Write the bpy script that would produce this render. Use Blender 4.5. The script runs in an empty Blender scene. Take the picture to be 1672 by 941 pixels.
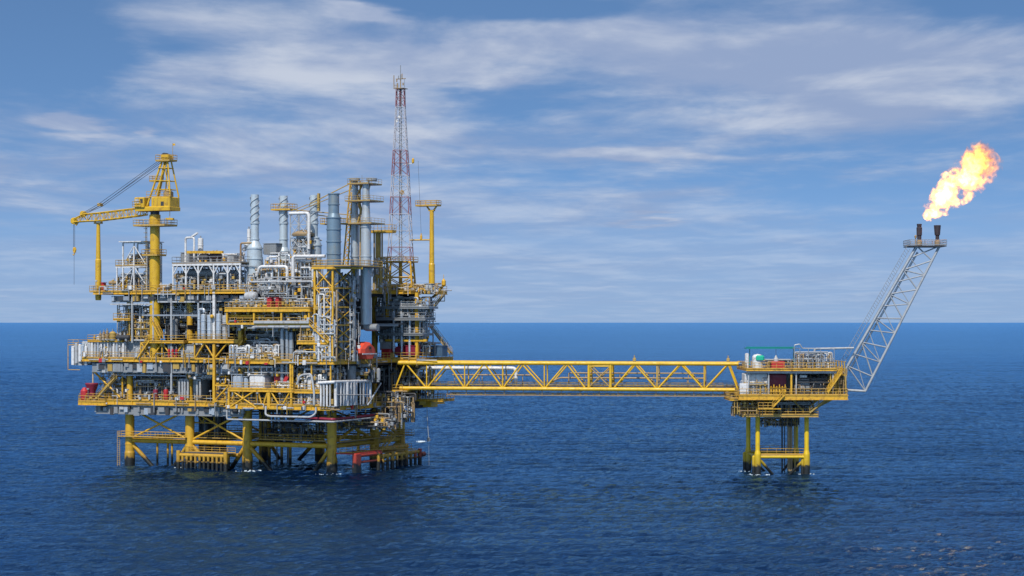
import bpy, math, random
import numpy as np
from mathutils import Vector, Matrix

SC = bpy.context.scene
COL = SC.collection
FPX, HC, CX, HY = 3333.0, 29.0, 836.0, 526.0      # focal length in photo pixels, eye height above the sea, horizon row
R = math.radians
rnd = random.Random(7)

# ------------------------------------------------------------------ frames
class Frame:
    """A ground frame: U along a facade, V away from the viewer, z up."""
    def __init__(s, ox, oy, deg):
        s.ox, s.oy, s.th = ox, oy, R(deg)
        s.c, s.s = math.cos(s.th), math.sin(s.th)
    def w(s, p):
        return (s.ox + s.c*p[0] + s.s*p[1], s.oy - s.s*p[0] + s.c*p[1], p[2])
    def u(s, px, V):
        k = (px-CX)/FPX
        return (k*s.oy - s.ox + V*(k*s.c - s.s))/(s.c + k*s.s)
    def dist(s, U, V): return s.oy - s.s*U + s.c*V
    def q(s, px, py, V):
        U = s.u(px, V); return (U, V, HC - (py-HY)*s.dist(U, V)/FPX)
    def qu(s, px, py, U):
        k = (px-CX)/FPX
        V = (k*(s.oy - s.s*U) - s.ox - s.c*U)/(s.s - k*s.c)
        return (U, V, HC - (py-HY)*s.dist(U, V)/FPX)
    def m(s, px, V): return s.dist(s.u(px, V), V)/FPX       # metres per photo pixel there

F0 = Frame(-34.67, 393.0, 25.0)      # main platform
F1 = Frame(46.7, 388.0, 0.0)         # flare platform
FB = Frame(-23.3, 403.0, 9.36)       # bridge

# ------------------------------------------------------------------ mesh builder
class MB:
    def __init__(s): s.v, s.f, s.sm = [], [], []
    def _add(s, vs, fs, sm):
        b = len(s.v); s.v += [tuple(x) for x in vs]
        for f in fs: s.f.append(tuple(i+b for i in f)); s.sm.append(sm)
    def box(s, a, b):
        x0,x1 = sorted((a[0],b[0])); y0,y1 = sorted((a[1],b[1])); z0,z1 = sorted((a[2],b[2]))
        s._add([(x0,y0,z0),(x1,y0,z0),(x1,y1,z0),(x0,y1,z0),(x0,y0,z1),(x1,y0,z1),(x1,y1,z1),(x0,y1,z1)],
               [(0,3,2,1),(4,5,6,7),(0,1,5,4),(1,2,6,5),(2,3,7,6),(3,0,4,7)], False); return s
    def bevbox(s, a, b, c=0.12):
        x0,x1 = sorted((a[0],b[0])); y0,y1 = sorted((a[1],b[1])); z0,z1 = sorted((a[2],b[2]))
        c = min(c, (x1-x0)/3, (y1-y0)/3, (z1-z0)/3)
        def ring(z, i): return [(x0+i+c,y0+i,z),(x1-i-c,y0+i,z),(x1-i,y0+i+c,z),(x1-i,y1-i-c,z),(x1-i-c,y1-i,z),(x0+i+c,y1-i,z),(x0+i,y1-i-c,z),(x0+i,y0+i+c,z)]
        vs = ring(z0,0)+ring(z1-c,0)+ring(z1,c)
        fs = [tuple(range(7,-1,-1)), tuple(range(16,24))]
        for r in (0,8):
            for i in range(8): fs.append((r+i, r+(i+1)%8, r+8+(i+1)%8, r+8+i))
        s._add(vs, fs, False); return s
    def prism(s, poly, z0, z1):
        n = len(poly)
        vs = [(p[0],p[1],z0) for p in poly] + [(p[0],p[1],z1) for p in poly]
        fs = [tuple(range(n-1,-1,-1)), tuple(range(n,2*n))] + [(i,(i+1)%n,n+(i+1)%n,n+i) for i in range(n)]
        s._add(vs, fs, False); return s
    def beam(s, p, q, w, h=None, up=(0,0,1)):
        p, q = Vector(p), Vector(q); h = h or w
        d = (q-p)
        if d.length < 1e-6: return s
        d.normalize(); upv = Vector(up)
        if abs(d.dot(upv)) > 0.98: upv = Vector((1,0,0))
        x = d.cross(upv).normalized(); y = x.cross(d)
        vs = []
        for e in (p,q):
            for a,b in ((-1,-1),(1,-1),(1,1),(-1,1)): vs.append(e + x*(a*w/2) + y*(b*h/2))
        s._add(vs, [(0,1,2,3),(7,6,5,4),(0,4,5,1),(1,5,6,2),(2,6,7,3),(3,7,4,0)], False); return s
    def ibeam(s, p, q, w, h):
        p, q = Vector(p), Vector(q); t = h*0.12; z = Vector((0,0,1))
        s.beam(p+z*(h/2-t/2), q+z*(h/2-t/2), w, t); s.beam(p-z*(h/2-t/2), q-z*(h/2-t/2), w, t)
        s.beam(p, q, w*0.25, h-2*t-0.006); return s
    def tube(s, p, q, r, r2=None, n=8, caps=True):
        p, q = Vector(p), Vector(q); r2 = r if r2 is None else r2
        d = q-p
        if d.length < 1e-6: return s
        d.normalize(); a = Vector((0,0,1)) if abs(d.z) < 0.9 else Vector((1,0,0))
        x = d.cross(a).normalized(); y = d.cross(x)
        c = [(math.cos(2*math.pi*i/n), math.sin(2*math.pi*i/n)) for i in range(n)]
        A = [p + x*(r*i) + y*(r*j) for i,j in c]; B = [q + x*(r2*i) + y*(r2*j) for i,j in c]
        s._add(A+B, [(i,n+i,n+(i+1)%n,(i+1)%n) for i in range(n)], n > 4)
        if caps:
            s._add(A, [tuple(range(n))], False); s._add(B, [tuple(range(n-1,-1,-1))], False)
        return s
    def sweep(s, pts, r, n=8, bend=None):
        pts = [Vector(p) for p in pts]
        bend = bend if bend is not None else r*2.2
        out = [pts[0]]
        for i in range(1, len(pts)-1):
            a, b, c = pts[i-1], pts[i], pts[i+1]
            k = min(bend, (a-b).length*0.45, (c-b).length*0.45)
            e0 = b + (a-b).normalized()*k; e1 = b + (c-b).normalized()*k
            for t in (0, .25, .5, .75, 1): out.append(e0*(1-t)**2 + b*(2*t*(1-t)) + e1*t*t)
        out.append(pts[-1])
        o2 = [out[0]]
        for p in out[1:]:
            if (p-o2[-1]).length > 1e-4: o2.append(p)
        out = o2
        if len(out) < 2: return s
        d = (out[1]-out[0]).normalized(); a = Vector((0,0,1)) if abs(d.z) < 0.9 else Vector((1,0,0))
        x = d.cross(a).normalized(); rings = []
        for i, p in enumerate(out):
            t = (out[min(i+1,len(out)-1)] - out[max(i-1,0)]).normalized()
            x = (x - t*x.dot(t)).normalized(); y = t.cross(x)
            rings.append([p + x*(r*math.cos(2*math.pi*j/n)) + y*(r*math.sin(2*math.pi*j/n)) for j in range(n)])
        vs = [v for g in rings for v in g]; fs = []
        for i in range(len(rings)-1):
            for j in range(n): fs.append((i*n+j, i*n+(j+1)%n, (i+1)*n+(j+1)%n, (i+1)*n+j))
        s._add(vs, fs, True)
        s._add(rings[0], [tuple(range(n-1,-1,-1))], False); s._add(rings[-1], [tuple(range(n))], False)
        return s
    def lathe(s, c, prof, n=20, axis=(0,0,1)):
        """Profile (radius, along) spun about the axis through c."""
        c, d = Vector(c), Vector(axis).normalized(); a = Vector((0,0,1)) if abs(d.z) < 0.9 else Vector((1,0,0))
        x = d.cross(a).normalized(); y = d.cross(x)
        rings = [[c + d*h + x*(r*math.cos(2*math.pi*j/n)) + y*(r*math.sin(2*math.pi*j/n)) for j in range(n)] for r,h in prof]
        for i in range(len(rings)-1):
            s._add(rings[i]+rings[i+1], [(j, n+j, n+(j+1)%n, (j+1)%n) for j in range(n)], True)
        if prof[0][0] > 1e-3: s._add(rings[0], [tuple(range(n))], False)
        if prof[-1][0] > 1e-3: s._add(rings[-1], [tuple(range(n-1,-1,-1))], False)
        return s
    def ball(s, c, r, n=10, squash=1.0):
        m = 6
        return s.lathe(c, [(r*math.sin(math.pi*i/m)+(1e-4), -r*squash*math.cos(math.pi*i/m)) for i in range(m+1)], n)
    def rail(s, pts, h=1.1, step=1.7, r=0.05, mids=(0.55,), closed=False):
        pts = [Vector(p) for p in pts]
        if closed: pts = pts + [pts[0]]
        up = Vector((0,0,1))
        for a, b in zip(pts[:-1], pts[1:]):
            n = max(1, round((b-a).length/step))
            for i in range(n+1):
                p = a.lerp(b, i/n); s.tube(p, p+up*h, r, n=4, caps=False)
            for k in (*mids, h): s.tube(a+up*k, b+up*k, r, n=4, caps=False)
            s.beam(a+up*0.09, b+up*0.09, 0.03, 0.16)
        return s
    def cross(s, a, b, c, d, r, n=6):
        """X bracing of the quad a (low), b (low), c (high above b), d (high above a)."""
        s.tube(a, c, r, n=n); s.tube(b, d, r*0.98, n=n); return s
    def build(s, name, mat, parent=None):
        me = bpy.data.meshes.new(name)
        b = BASE.get(parent.name, ((0,0,0), None))[0] if parent else (0,0,0)
        me.from_pydata([(x-b[0], y-b[1], z-b[2]) for x,y,z in s.v], [], s.f)
        me.polygons.foreach_set('use_smooth', s.sm)
        me.materials.append(M[mat] if isinstance(mat, str) else mat)
        o = bpy.data.objects.new(name, me); COL.objects.link(o)
        if parent: o.parent = parent; BASE[o.name] = (b, None)
        return o

BASE = {}
def thing(name, label, cat, base, fr=F0, group=None):
    o = bpy.data.objects.new(name, None); COL.objects.link(o)
    o.empty_display_size = 0.5
    o.location = fr.w(base); o.rotation_euler = (0, 0, -fr.th)
    o['label'] = label; o['category'] = cat
    if group: o['group'] = group
    BASE[o.name] = (tuple(base), fr)
    return o

# ------------------------------------------------------------------ materials
M = {}
def mat(name, col, rough=0.5, metal=0.0, wear=None, wamt=0.35, scale=0.6, growth=False, streak=True, var=0.12, spec=0.5):
    m = bpy.data.materials.new(name); m.use_nodes = True
    nt = m.node_tree; N, L = nt.nodes, nt.links
    bs = N['Principled BSDF']
    bs.inputs['Roughness'].default_value = rough; bs.inputs['Metallic'].default_value = metal
    bs.inputs['Specular IOR Level'].default_value = spec
    tc = N.new('ShaderNodeTexCoord')
    geo = N.new('ShaderNodeNewGeometry')
    def noise(sc, det=5, stretch=None, dist=0.0):
        src = geo.outputs['Position']
        if stretch:
            mp = N.new('ShaderNodeMapping'); mp.inputs['Scale'].default_value = stretch
            L.new(src, mp.inputs['Vector']); src = mp.outputs[0]
        n = N.new('ShaderNodeTexNoise'); n.inputs['Scale'].default_value = sc; n.inputs['Detail'].default_value = det
        n.inputs['Roughness'].default_value = 0.65; n.inputs['Distortion'].default_value = dist
        L.new(src, n.inputs['Vector']); return n.outputs['Fac']
    def ramp(fac, a, b):
        r = N.new('ShaderNodeMapRange'); r.interpolation_type = 'SMOOTHSTEP'
        r.inputs['From Min'].default_value = a; r.inputs['From Max'].default_value = b
        L.new(fac, r.inputs['Value']); return r.outputs['Result']
    def mix(fac, a, b, amt=1.0):
        x = N.new('ShaderNodeMix'); x.data_type = 'RGBA'
        if amt != 1.0:
            mm = N.new('ShaderNodeMath'); mm.operation = 'MULTIPLY'; mm.inputs[1].default_value = amt
            L.new(fac, mm.inputs[0]); fac = mm.outputs[0]
        L.new(fac, x.inputs['Factor'])
        for s_, v in (('A', a), ('B', b)):
            if isinstance(v, tuple): x.inputs[s_].default_value = (*v, 1)
            else: L.new(v, x.inputs[s_])
        return x.outputs['Result']
    lo = tuple(max(0, c*(1-var)) for c in col); hi = tuple(min(1, c*(1+var)) for c in col)
    c = mix(noise(scale*0.7, 4), lo, hi)
    if wear:
        c = mix(ramp(noise(scale*1.6, 8), 0.5, 0.7), c, wear, wamt)
        if streak: c = mix(ramp(noise(1.0, 6, (2.2, 2.2, 0.22)), 0.5, 0.72), c, wear, wamt*0.8)
    if growth:
        sp = N.new('ShaderNodeSeparateXYZ'); L.new(geo.outputs['Position'], sp.inputs[0])
        ad = N.new('ShaderNodeMath'); ad.operation = 'MULTIPLY_ADD'; ad.inputs[1].default_value = -2.4
        L.new(noise(1.1, 5), ad.inputs[0]); L.new(sp.outputs['Z'], ad.inputs[2])
        rr = N.new('ShaderNodeMapRange'); rr.inputs['From Min'].default_value = 0.75; rr.inputs['From Max'].default_value = 0.25
        L.new(ad.outputs[0], rr.inputs['Value'])
        rr2 = N.new('ShaderNodeMapRange'); rr2.inputs['From Min'].default_value = 3.4; rr2.inputs['From Max'].default_value = -0.3
        L.new(ad.outputs[0], rr2.inputs['Value'])
        c = mix(rr2.outputs[0], c, (0.10, 0.055, 0.018), 0.6)
        c = mix(rr.outputs[0], c, (0.012, 0.013, 0.012))
    L.new(c, bs.inputs['Base Color'])
    rn = ramp(noise(scale*2.0, 4), 0.3, 0.7)
    mr = N.new('ShaderNodeMapRange'); mr.inputs['To Min'].default_value = max(0.05, rough-0.12); mr.inputs['To Max'].default_value = min(1, rough+0.15)
    L.new(rn, mr.inputs['Value']); L.new(mr.outputs[0], bs.inputs['Roughness'])
    M[name] = m
    return m

RUST = (0.16, 0.06, 0.02)
mat('yellow', (0.60, 0.335, 0.02), 0.5, wear=(0.15, 0.065, 0.02), wamt=0.7, scale=1.1)
mat('bridge_yellow', (0.64, 0.385, 0.014), 0.45, wear=(0.28, 0.14, 0.02), wamt=0.4, scale=0.8)
mat('yellow_rail', (0.50, 0.30, 0.05), 0.6, wear=(0.18, 0.085, 0.03), wamt=0.75, scale=1.1)
mat('yellow_crane', (0.56, 0.335, 0.015), 0.45, wear=(0.24, 0.12, 0.02), wamt=0.6, scale=0.6)
mat('ochre', (0.38, 0.25, 0.06), 0.6, wear=RUST, wamt=0.4)
mat('jacket', (0.58, 0.33, 0.02), 0.55, wear=RUST, wamt=0.6, growth=True, scale=0.4)
mat('jacket_bright', (0.66, 0.44, 0.006), 0.5, wear=(0.28, 0.16, 0.02), wamt=0.4, growth=True, scale=0.4)
mat('jacket_red', (0.42, 0.03, 0.02), 0.5, wear=RUST, wamt=0.5, growth=True)
mat('white', (0.60, 0.60, 0.60), 0.5, wear=(0.24, 0.18, 0.13), wamt=0.65, scale=1.0)
mat('pale', (0.36, 0.375, 0.39), 0.5, wear=(0.17, 0.125, 0.09), wamt=0.65, scale=1.0)
mat('grey', (0.21, 0.225, 0.24), 0.5, wear=(0.15, 0.12, 0.09), wamt=0.4)
mat('silver', (0.50, 0.54, 0.575), 0.38, metal=0.5, wear=(0.3, 0.3, 0.3), wamt=0.3)
mat('steel', (0.16, 0.23, 0.29), 0.45, metal=0.3, wear=(0.32, 0.26, 0.15), wamt=0.25, scale=0.25)
mat('duct', (0.40, 0.44, 0.47), 0.45, metal=0.35, wear=(0.3, 0.22, 0.12), wamt=0.4, scale=0.3)
mat('stack_blue', (0.41, 0.475, 0.52), 0.45, metal=0.15, wear=(0.33, 0.38, 0.42), wamt=0.6, scale=0.5)
mat('boom_grey', (0.30, 0.32, 0.345), 0.5, wear=(0.14, 0.14, 0.15), wamt=0.5)
mat('mast_pale', (0.42, 0.40, 0.42), 0.5)
mat('galv', (0.32, 0.345, 0.37), 0.42, metal=0.4, wear=(0.3, 0.3, 0.3), wamt=0.3)
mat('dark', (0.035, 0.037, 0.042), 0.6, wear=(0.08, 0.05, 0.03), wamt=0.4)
mat('wall', (0.04, 0.042, 0.048), 0.7, wear=(0.06, 0.05, 0.04), wamt=0.4)  # near black, so surfaces inside the bays look deep in shadow
mat('grating', (0.07, 0.07, 0.072), 0.75, wear=(0.08, 0.06, 0.04), wamt=0.4)
mat('bronze', (0.30, 0.21, 0.11), 0.55, wear=RUST, wamt=0.4)
mat('red', (0.42, 0.02, 0.025), 0.45, wear=(0.2, 0.03, 0.02), wamt=0.3)
mat('mast_red', (0.24, 0.085, 0.09), 0.5)
mat('maroon', (0.22, 0.015, 0.04), 0.5, wear=(0.1, 0.02, 0.02), wamt=0.3)
mat('orange', (0.62, 0.065, 0.03), 0.45, wear=(0.5, 0.05, 0.02), wamt=0.3)
mat('blue', (0.05, 0.10, 0.17), 0.5, wear=(0.1, 0.08, 0.06), wamt=0.3)
mat('green', (0.01, 0.36, 0.22), 0.45)
mat('teal', (0.0, 0.20, 0.18), 0.5)
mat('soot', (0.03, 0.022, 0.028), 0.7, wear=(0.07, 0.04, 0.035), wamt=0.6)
mat('cable', (0.06, 0.06, 0.065), 0.5)
mat('shaded_underside', (0.045, 0.045, 0.048), 0.8, wear=(0.12, 0.07, 0.03), wamt=0.5)  # shade below the decks is put into this dark colour

# ------------------------------------------------------------------ light, sea and sky settings
SUN_EL = R(50); _d = Vector((-.28, -.96)).normalized(); SUN_D = (_d.x, _d.y); SUN_E = 4.7
SKY_S, SKY_Z, SKY_0 = .14, 2.3, .20
SKY_TINT = (.79, .965, 1.06)
CLOUD_LO, CLOUD_HI = (2.25, 2.85, 4.25), (4.3, 4.65, 5.4)
CL0, CL1 = -.12, .62
EXPO = 0.0
DENS = 2.2
SEA_COL, SEA_ROUGH, SEA_SPEC, BUMP_D, BUMP_D2, WAVE_A = (.0010, .009, .038), .10, 1.36, .55, 1.0, .0145
SEA_REFL = (.34, .66, .95)
FL_R, FL_N, FL_S, FL_L = 5.4, 2.5, 8.0, 2.6
BANKS = [(420, 60, 330, 60, .55, .0), (560, 115, 280, 34, .45, .08), (700, 100, 130, 28, .5, .05), (630, 18, 70, 14, .9, -.1), (1250, 110, 420, 70, .62, 0), (1330, 70, 220, 40, .3, 0), (930, 70, 130, 30, .35, .1),
         (1040, 252, 90, 14, .85, .0), (100, 205, 40, 12, .8, -.1), (115, 235, 55, 9, .5, 0), (228, 222, 16, 6, .5, 0), (300, 250, 500, 60, .32, 0), (1350, 205, 330, 40, .3, 0), (1250, 270, 220, 14, .25, .03), (1060, 320, 150, 22, .2, 0), (1040, 356, 45, 7, .3, 0), (600, 330, 500, 60, .12, 0), (836, 420, 1400, 110, .2, 0), (1450, 160, 300, 70, .25, 0),
         (60, 110, 140, 50, -.5, 0), (0, 20, 160, 90, -.4, 0), (1660, 10, 160, 50, -.25, 0), (830, 165, 110, 50, -.4, .2), (900, 5, 160, 22, -.5, 0), (150, 360, 220, 26, -.2, 0), (1500, 330, 260, 60, -.2, 0)]
HZ_A, HZ_C = .85, (2.1, 3.05, 4.65)

# ================================================================== MAIN PLATFORM
plat = thing('offshore_platform', 'yellow multi deck gas production platform standing in the sea on thick tubular legs', 'oil platform', (-20, 14, 0))
LU = [F0.u(px, 0) for px in (212, 310, 404, 542)]
ZA, ZB, ZC, ZE, ZT = 13.0, 16.6, 21.8, 28.7, 35.2
legs = [(u, 0) for u in LU] + [(u, 28) for u in LU] + [(LU[3], 17.0)]
for k, (u, v) in enumerate(legs):
    mb = MB()
    mb.lathe((u, v, 0), [(1.05, -6), (1.05, 2.6), (0.92, 3.0), (0.92, 11.6)], 20)
    for zz in (4.2, 9.0): mb.lathe((u, v, zz), [(0.93, 0), (0.98, .02), (0.98, .25), (0.93, .27)], 20)
    leg = mb.build('leg', 'jacket', plat)
    if k == 2: leg['label'] = 'leg with pale scraped and rusty paint low down'
# jacket bracing
def brace(p, q, r=0.42, m='jacket', name='brace'):
    return MB().tube(p, q, r, n=10).build(name, m, plat)
zh = 5.1
for row in (0, 28):
    for i in range(3):
        brace((LU[i]+.9, row, zh), (LU[i+1]-.9, row, zh), .48)
        if row == 0 and i == 2: continue
        brace((LU[i]+.8, row, zh+.6), (LU[i+1]-.6, row, 11.4), .2)
        brace((LU[i]+.6, row, 11.4), (LU[i+1]-.8, row, zh+.6), .2)
for u in LU:
    brace((u, .9, zh), (u, 27.1, zh), .5)
brace((LU[3], 1, 10.8), (LU[3], 16.4, zh+.5), .3); brace((LU[3], 1, zh+.6), (LU[3], 16.4, 10.8), .3)
brace((LU[3], 17.6, 10.8), (LU[3], 27.4, zh+.5), .3); brace((LU[3], 17.6, zh+.6), (LU[3], 27.4, 10.8), .3)
for i, d in ((0, 1), (1, 1), (2, 1), (3, -1), (1, -1), (2, -1)):
    brace((LU[i]+d*.6, 0, zh-.7), (LU[i]+d*5.6, 1.5, -1.2), .42)
    brace((LU[i]+d*.6, 28, zh-.7), (LU[i]+d*5.6, 26.5, -1.2), .42)
brace((LU[3]-.5, 1, 11), (LU[3]-8.5, 12, 7.5), .3)
# walkway round the jacket
wk = MB(); wr = MB()
for a, b in (((LU[0]-1.6, -1.2), (LU[1], -1.2)), ((LU[1], 1.6), (LU[2], 1.6)), ((LU[2], 1.6), (LU[3], 1.6)), ((LU[3]+1.3, 0), (LU[3]+1.3, 28)), ((LU[1], 27), (LU[3]+3.4, 27)), ((LU[0], 27), (LU[1], 27))):
    a3, b3 = Vector((*a, zh+.78)), Vector((*b, zh+.78)); wk.beam(a3, b3, 1.0, .12)
    n = (b3-a3).normalized().cross(Vector((0,0,1)))*.5
    wr.rail([a3+n, b3+n], r=.04); wr.rail([a3-n, b3-n], r=.04)
wk.build('jacket_walkway', 'grating', plat); wr.build('railing', 'yellow_rail', plat)
lad = MB()
for s_ in (-.3, .3): lad.tube((LU[0]-1.9+s_, -1.2, -1.5), (LU[0]-1.9+s_, -1.2, zh+1.9), .05, n=4)
for i in range(20): lad.tube((LU[0]-2.2, -1.2, -1+.4*i), (LU[0]-1.6, -1.2, -1+.4*i), .03, n=4)
lad.build('ladder', 'yellow_rail', plat)
for px in (257, 274, 281): 
    a = F0.q(px, 716, 3); MB().tube((a[0], 3, zh+1), (a[0], 3, -2), .22).build('caisson', 'jacket', plat)
for px in (425, 440, 460, 474, 585): 
    a = F0.q(px, 716, 14); MB().tube((a[0], 14, zh+6), (a[0], 14, -2), .3).build('caisson', 'jacket', plat)

def edges_of(poly, idx): return [(poly[i], poly[(i+1) % len(poly)]) for i in idx]
def deck(name, poly, z, front, rails, gh=1.1, gm='yellow', beams=True, rm='yellow_rail', th=.18, step=1.7):
    d = MB().prism(poly, z-th, z).build(name, 'grating', plat)
    g = MB()
    for a, b in edges_of(poly, front): g.ibeam((*a, z-gh/2-.03), (*b, z-gh/2-.03), .45, gh)
    # stiffeners on the web
    for a, b in edges_of(poly, front):
        A, B = Vector((*a, z-gh/2)), Vector((*b, z-gh/2)); n = int((B-A).length/4.2)
        o = (B-A).normalized().cross(Vector((0,0,1)))*.12
        for i in range(1, n): 
            p = A.lerp(B, i/n)+o; g.box((p.x-.07, p.y-.12, z-gh+.1), (p.x+.07, p.y+.12, z-.1))
    g.build('edge_girder', gm, d)
    if beams:
        f = MB(); us = [p[0] for p in poly]; vs = [p[1] for p in poly]
        u = min(us)+3
        while u < max(us)-2:
            f.ibeam((u, min(vs)+6.3, z-.75), (u, max(vs)-.5, z-.75), .3, .9); u += 4.5
        f.build('floor_beam', 'shaded_underside', d)
    r = MB()
    for a, b in edges_of(poly, rails): r.rail([(*a, z+.02), (*b, z+.02)], step=step)
    r.build('railing', rm, d)
    return d
cell = [(-57.3,-3), (-18.1,-3), (-18.1,-9), (5.5,-9), (5.5,18), (9,22), (9,30), (-50,30), (-57.3,22)]
deck('cellar_deck', cell, ZA+.35, (0,1,2,3,4,5,8), (0,1,2,3,4,5,8), .95)
main = [(-56.6,-3), (-18.1,-3), (-18.1,-9), (5.5,-9), (5.5,14), (11,15), (11,30), (-48,30), (-56.6,20)]
deck('main_deck', main, ZC, (0,1,2,3,4,5,8), (0,1,2,3,4,5,8), .75)
mezz = [(-48,1), (-18.2,1), (-18.2,-8.8), (1.2,-8.8), (1.2,2), (8,12), (8,29.8), (-47,29.8)]
deck('mezzanine_deck', mezz, ZE, (0,1,2,3,4), (2,), .5, gm='grey')
wea = [(-53.8,-3), (-16,-3), (-16,1), (5.0,1), (5.0,14), (9.6,14), (9.6,30), (-50,30), (-53.8,24)]
deck('weather_deck', wea, ZT, (0,1,2,3,4,5,8), (0,1,4,5,6,7,8), .62)
# the grey girders below the edges of the left bays
gg = MB()
gg.ibeam((-50, -2.0, ZT-1.6), (-16.3, -2.0, ZT-1.6), .4, 1.3)
gg.ibeam((-54.5, -2.4, ZC-2.0), (-18.4, -2.4, ZC-2.0), .4, 1.9)
gg.ibeam((-53.5, -2.4, ZA-1.6), (-18.4, -2.4, ZA-1.6), .4, 1.9)
gg.build('deep_girder', 'grey', plat)
for zt_, z0_, ua, ub_, n_ in ((ZA-.85, ZA-2.5, -54, -19, 30), (ZC-.9, ZC-2.9, -54, -19, 34), (ZT-.75, ZT-2.1, -50, -17, 22)):
    for i in range(n_):
        u = ua+(ub_-ua)*(i+rnd.random()*.8)/n_; w_ = rnd.uniform(.2, 1.6); zz_ = zt_-rnd.uniform(0, .4)
        MB().bevbox((u, -2.75-rnd.random()*.25, zz_-rnd.uniform(.5, zt_-z0_)), (u+w_, -2.3, zz_), .04).build('web_plate', rnd.choice(('pale', 'grey', 'grey', 'wall', 'dark', 'galv', 'ochre', 'silver')), plat)
# drains, lamps and boxes fixed along the deck edges
def edge_bits(a, b, z, n, seed, out=.35):
    g = random.Random(seed); A, B = Vector((*a, z)), Vector((*b, z)); o = (B-A).normalized().cross(Vector((0,0,1)))*out
    for i in range(n):
        p = A.lerp(B, g.random())+o; k = g.random()
        if k < .42:
            r = g.choice((.06, .08, .11)); zl, zh_ = z-g.uniform(.6, 2.6), z+g.uniform(-.2, 1.6); e = (B-A).normalized()*g.uniform(-2.5, 2.5)
            MB().sweep([(p.x, p.y, zl), (p.x, p.y, zh_), (p.x+e.x, p.y+e.y, zh_)], r, n=6).build('drain_pipe', g.choice(('pale', 'white', 'bronze', 'grey', 'ochre', 'galv')), plat)
        elif k < .72:
            s_ = g.uniform(.18, .45); h = g.uniform(.3, 1.0); zz = z+g.choice((.2, .3, -.9)); MB().bevbox((p.x-s_, p.y-.15, zz), (p.x+s_, p.y+.2, zz+h), .05).build('junction_box', g.choice(('pale', 'white', 'grey', 'bronze', 'red', 'ochre', 'wall')), plat)
        elif k < .86:
            MB().tube((p.x, p.y, z), (p.x, p.y, z+2.0), .05, n=5).bevbox((p.x-.25, p.y-.2, z+1.95), (p.x+.25, p.y+.15, z+2.25), .06).build('floodlight', g.choice(('ochre', 'pale', 'grey')), plat)
        else:
            e = (B-A).normalized()*g.uniform(1.5, 5); q = p+e; zz = z-g.uniform(.1, .9); MB().beam((p.x, p.y, zz), (q.x, q.y, zz), .12, .22).build('cable_tray', g.choice(('galv', 'pale', 'bronze')), plat)
for k_, (poly_, z_, ids) in enumerate(((cell, ZA+.35, (0, 1, 2, 3)), (main, ZC, (0, 1, 2, 3, 4)), (wea, ZT, (0, 1, 2, 3, 4)), (mezz, ZE, (0, 1, 2)))):
    for j_, (a, b) in enumerate(edges_of(poly_, ids)):
        edge_bits(a, b, z_, int((Vector(b)-Vector(a)).length*.95), 100*k_+j_)
# columns carrying the decks
for u, v, z0, z1, r, m in ((LU[0], 0, 11.4, ZT-1, .62, 'yellow'), (LU[1], 0, 11.4, ZT-1, .6, 'yellow'), (LU[2], -2, 11.4, ZE, .6, 'yellow'), (LU[3], -1, 11.4, ZT-.3, .62, 'yellow'),
                           (LU[0], 28, 11.4, ZT-.3, .62, 'yellow'), (LU[1], 28, 11.4, ZT-.3, .6, 'yellow'), (LU[2], 28, 11.4, ZT-.3, .6, 'yellow'), (LU[3], 28, 11.4, ZT-.3, .6, 'yellow'), (LU[3], 17, 11.4, ZT-.3, .6, 'yellow')):
    MB().tube((u, v, z0), (u, v, z1), r, n=14).build('column', m, plat)
def cols(pxs, V, py0, py1, r, m, name='deck_post'):
    for px in pxs:
        a, b = F0.q(px, py0, V), F0.q(px, py1, V)
        MB().beam(a, (a[0], V, b[2]), r*2).build(name, m, plat)
cols((280,), -2.7, 478, 640, .16, 'pale'); cols((350,), -2.8, 476, 556, .26, 'white'); cols((216, 250.5, 324), -2.6, 478, 560, .14, 'pale')
# projecting bays: yellow braced frames
def bay(px0, px1, py0, py1, V, r=.17, n=1, m='yellow', xs=True, name='braced_frame', inv=False, post=.3):
    a, b = F0.q(px0, py0, V), F0.q(px1, py1, V)
    z0, z1 = a[2], b[2]; U0, U1 = a[0], b[0]
    mb = MB()
    for i in range(n+1):
        u = U0+(U1-U0)*i/n; mb.beam((u, V, z0), (u, V, z1), post)
    mb.beam((U0, V, z0), (U1, V, z0), post*.98, post); mb.beam((U0, V, z1), (U1, V, z1), post*.98, post)
    for i in range(n):
        p, q = U0+(U1-U0)*i/n, U0+(U1-U0)*(i+1)/n
        if xs == 'k': mid = (p+q)/2; mb.tube((p, V+.02, z1), (mid, V+.02, z0), r, n=6); mb.tube((q, V+.02, z1), (mid, V+.02, z0), r, n=6)
        elif xs == 'a': mid = (p+q)/2; mb.tube((p, V+.02, z0), (mid, V+.02, z1), r, n=6); mb.tube((q, V+.02, z0), (mid, V+.02, z1), r, n=6)
        elif xs: mb.tube((p, V-.03, z0), (q, V-.03, z1), r, n=6); mb.tube((q, V+.03, z0), (p, V+.03, z1), r, n=6)
    return mb.build(name, m, plat)
bay(374, 420, 666, 636, -9.1, n=1, xs='x', post=.36); bay(374, 397, 664, 637, -8.6, xs='a')
bay(420, 438, 666, 636, -9.1, xs='k', post=.36); bay(440, 476, 666, 636, -9.1, xs='k', post=.4)
bay(371, 505, 529, 505, -9.1, n=3, xs=False, post=.34)
MB().beam(F0.q(415, 526, -9.3), F0.q(505, 526, -9.3), .45, .5).build('pipe_beam', 'pale', plat)
bay(350, 398, 655, 630, -4.9, xs='a'); bay(318, 350, 586, 560, -4.9, xs='a', post=.25); bay(350, 393, 586, 560, -4.9, xs='a', post=.25)
cols((350,), -4.9, 556, 658, .26, 'yellow'); cols((393, ), -4.9, 500, 600, .36, 'yellow'); cols((475,), -9, 590, 638, .2, 'yellow')
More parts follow.
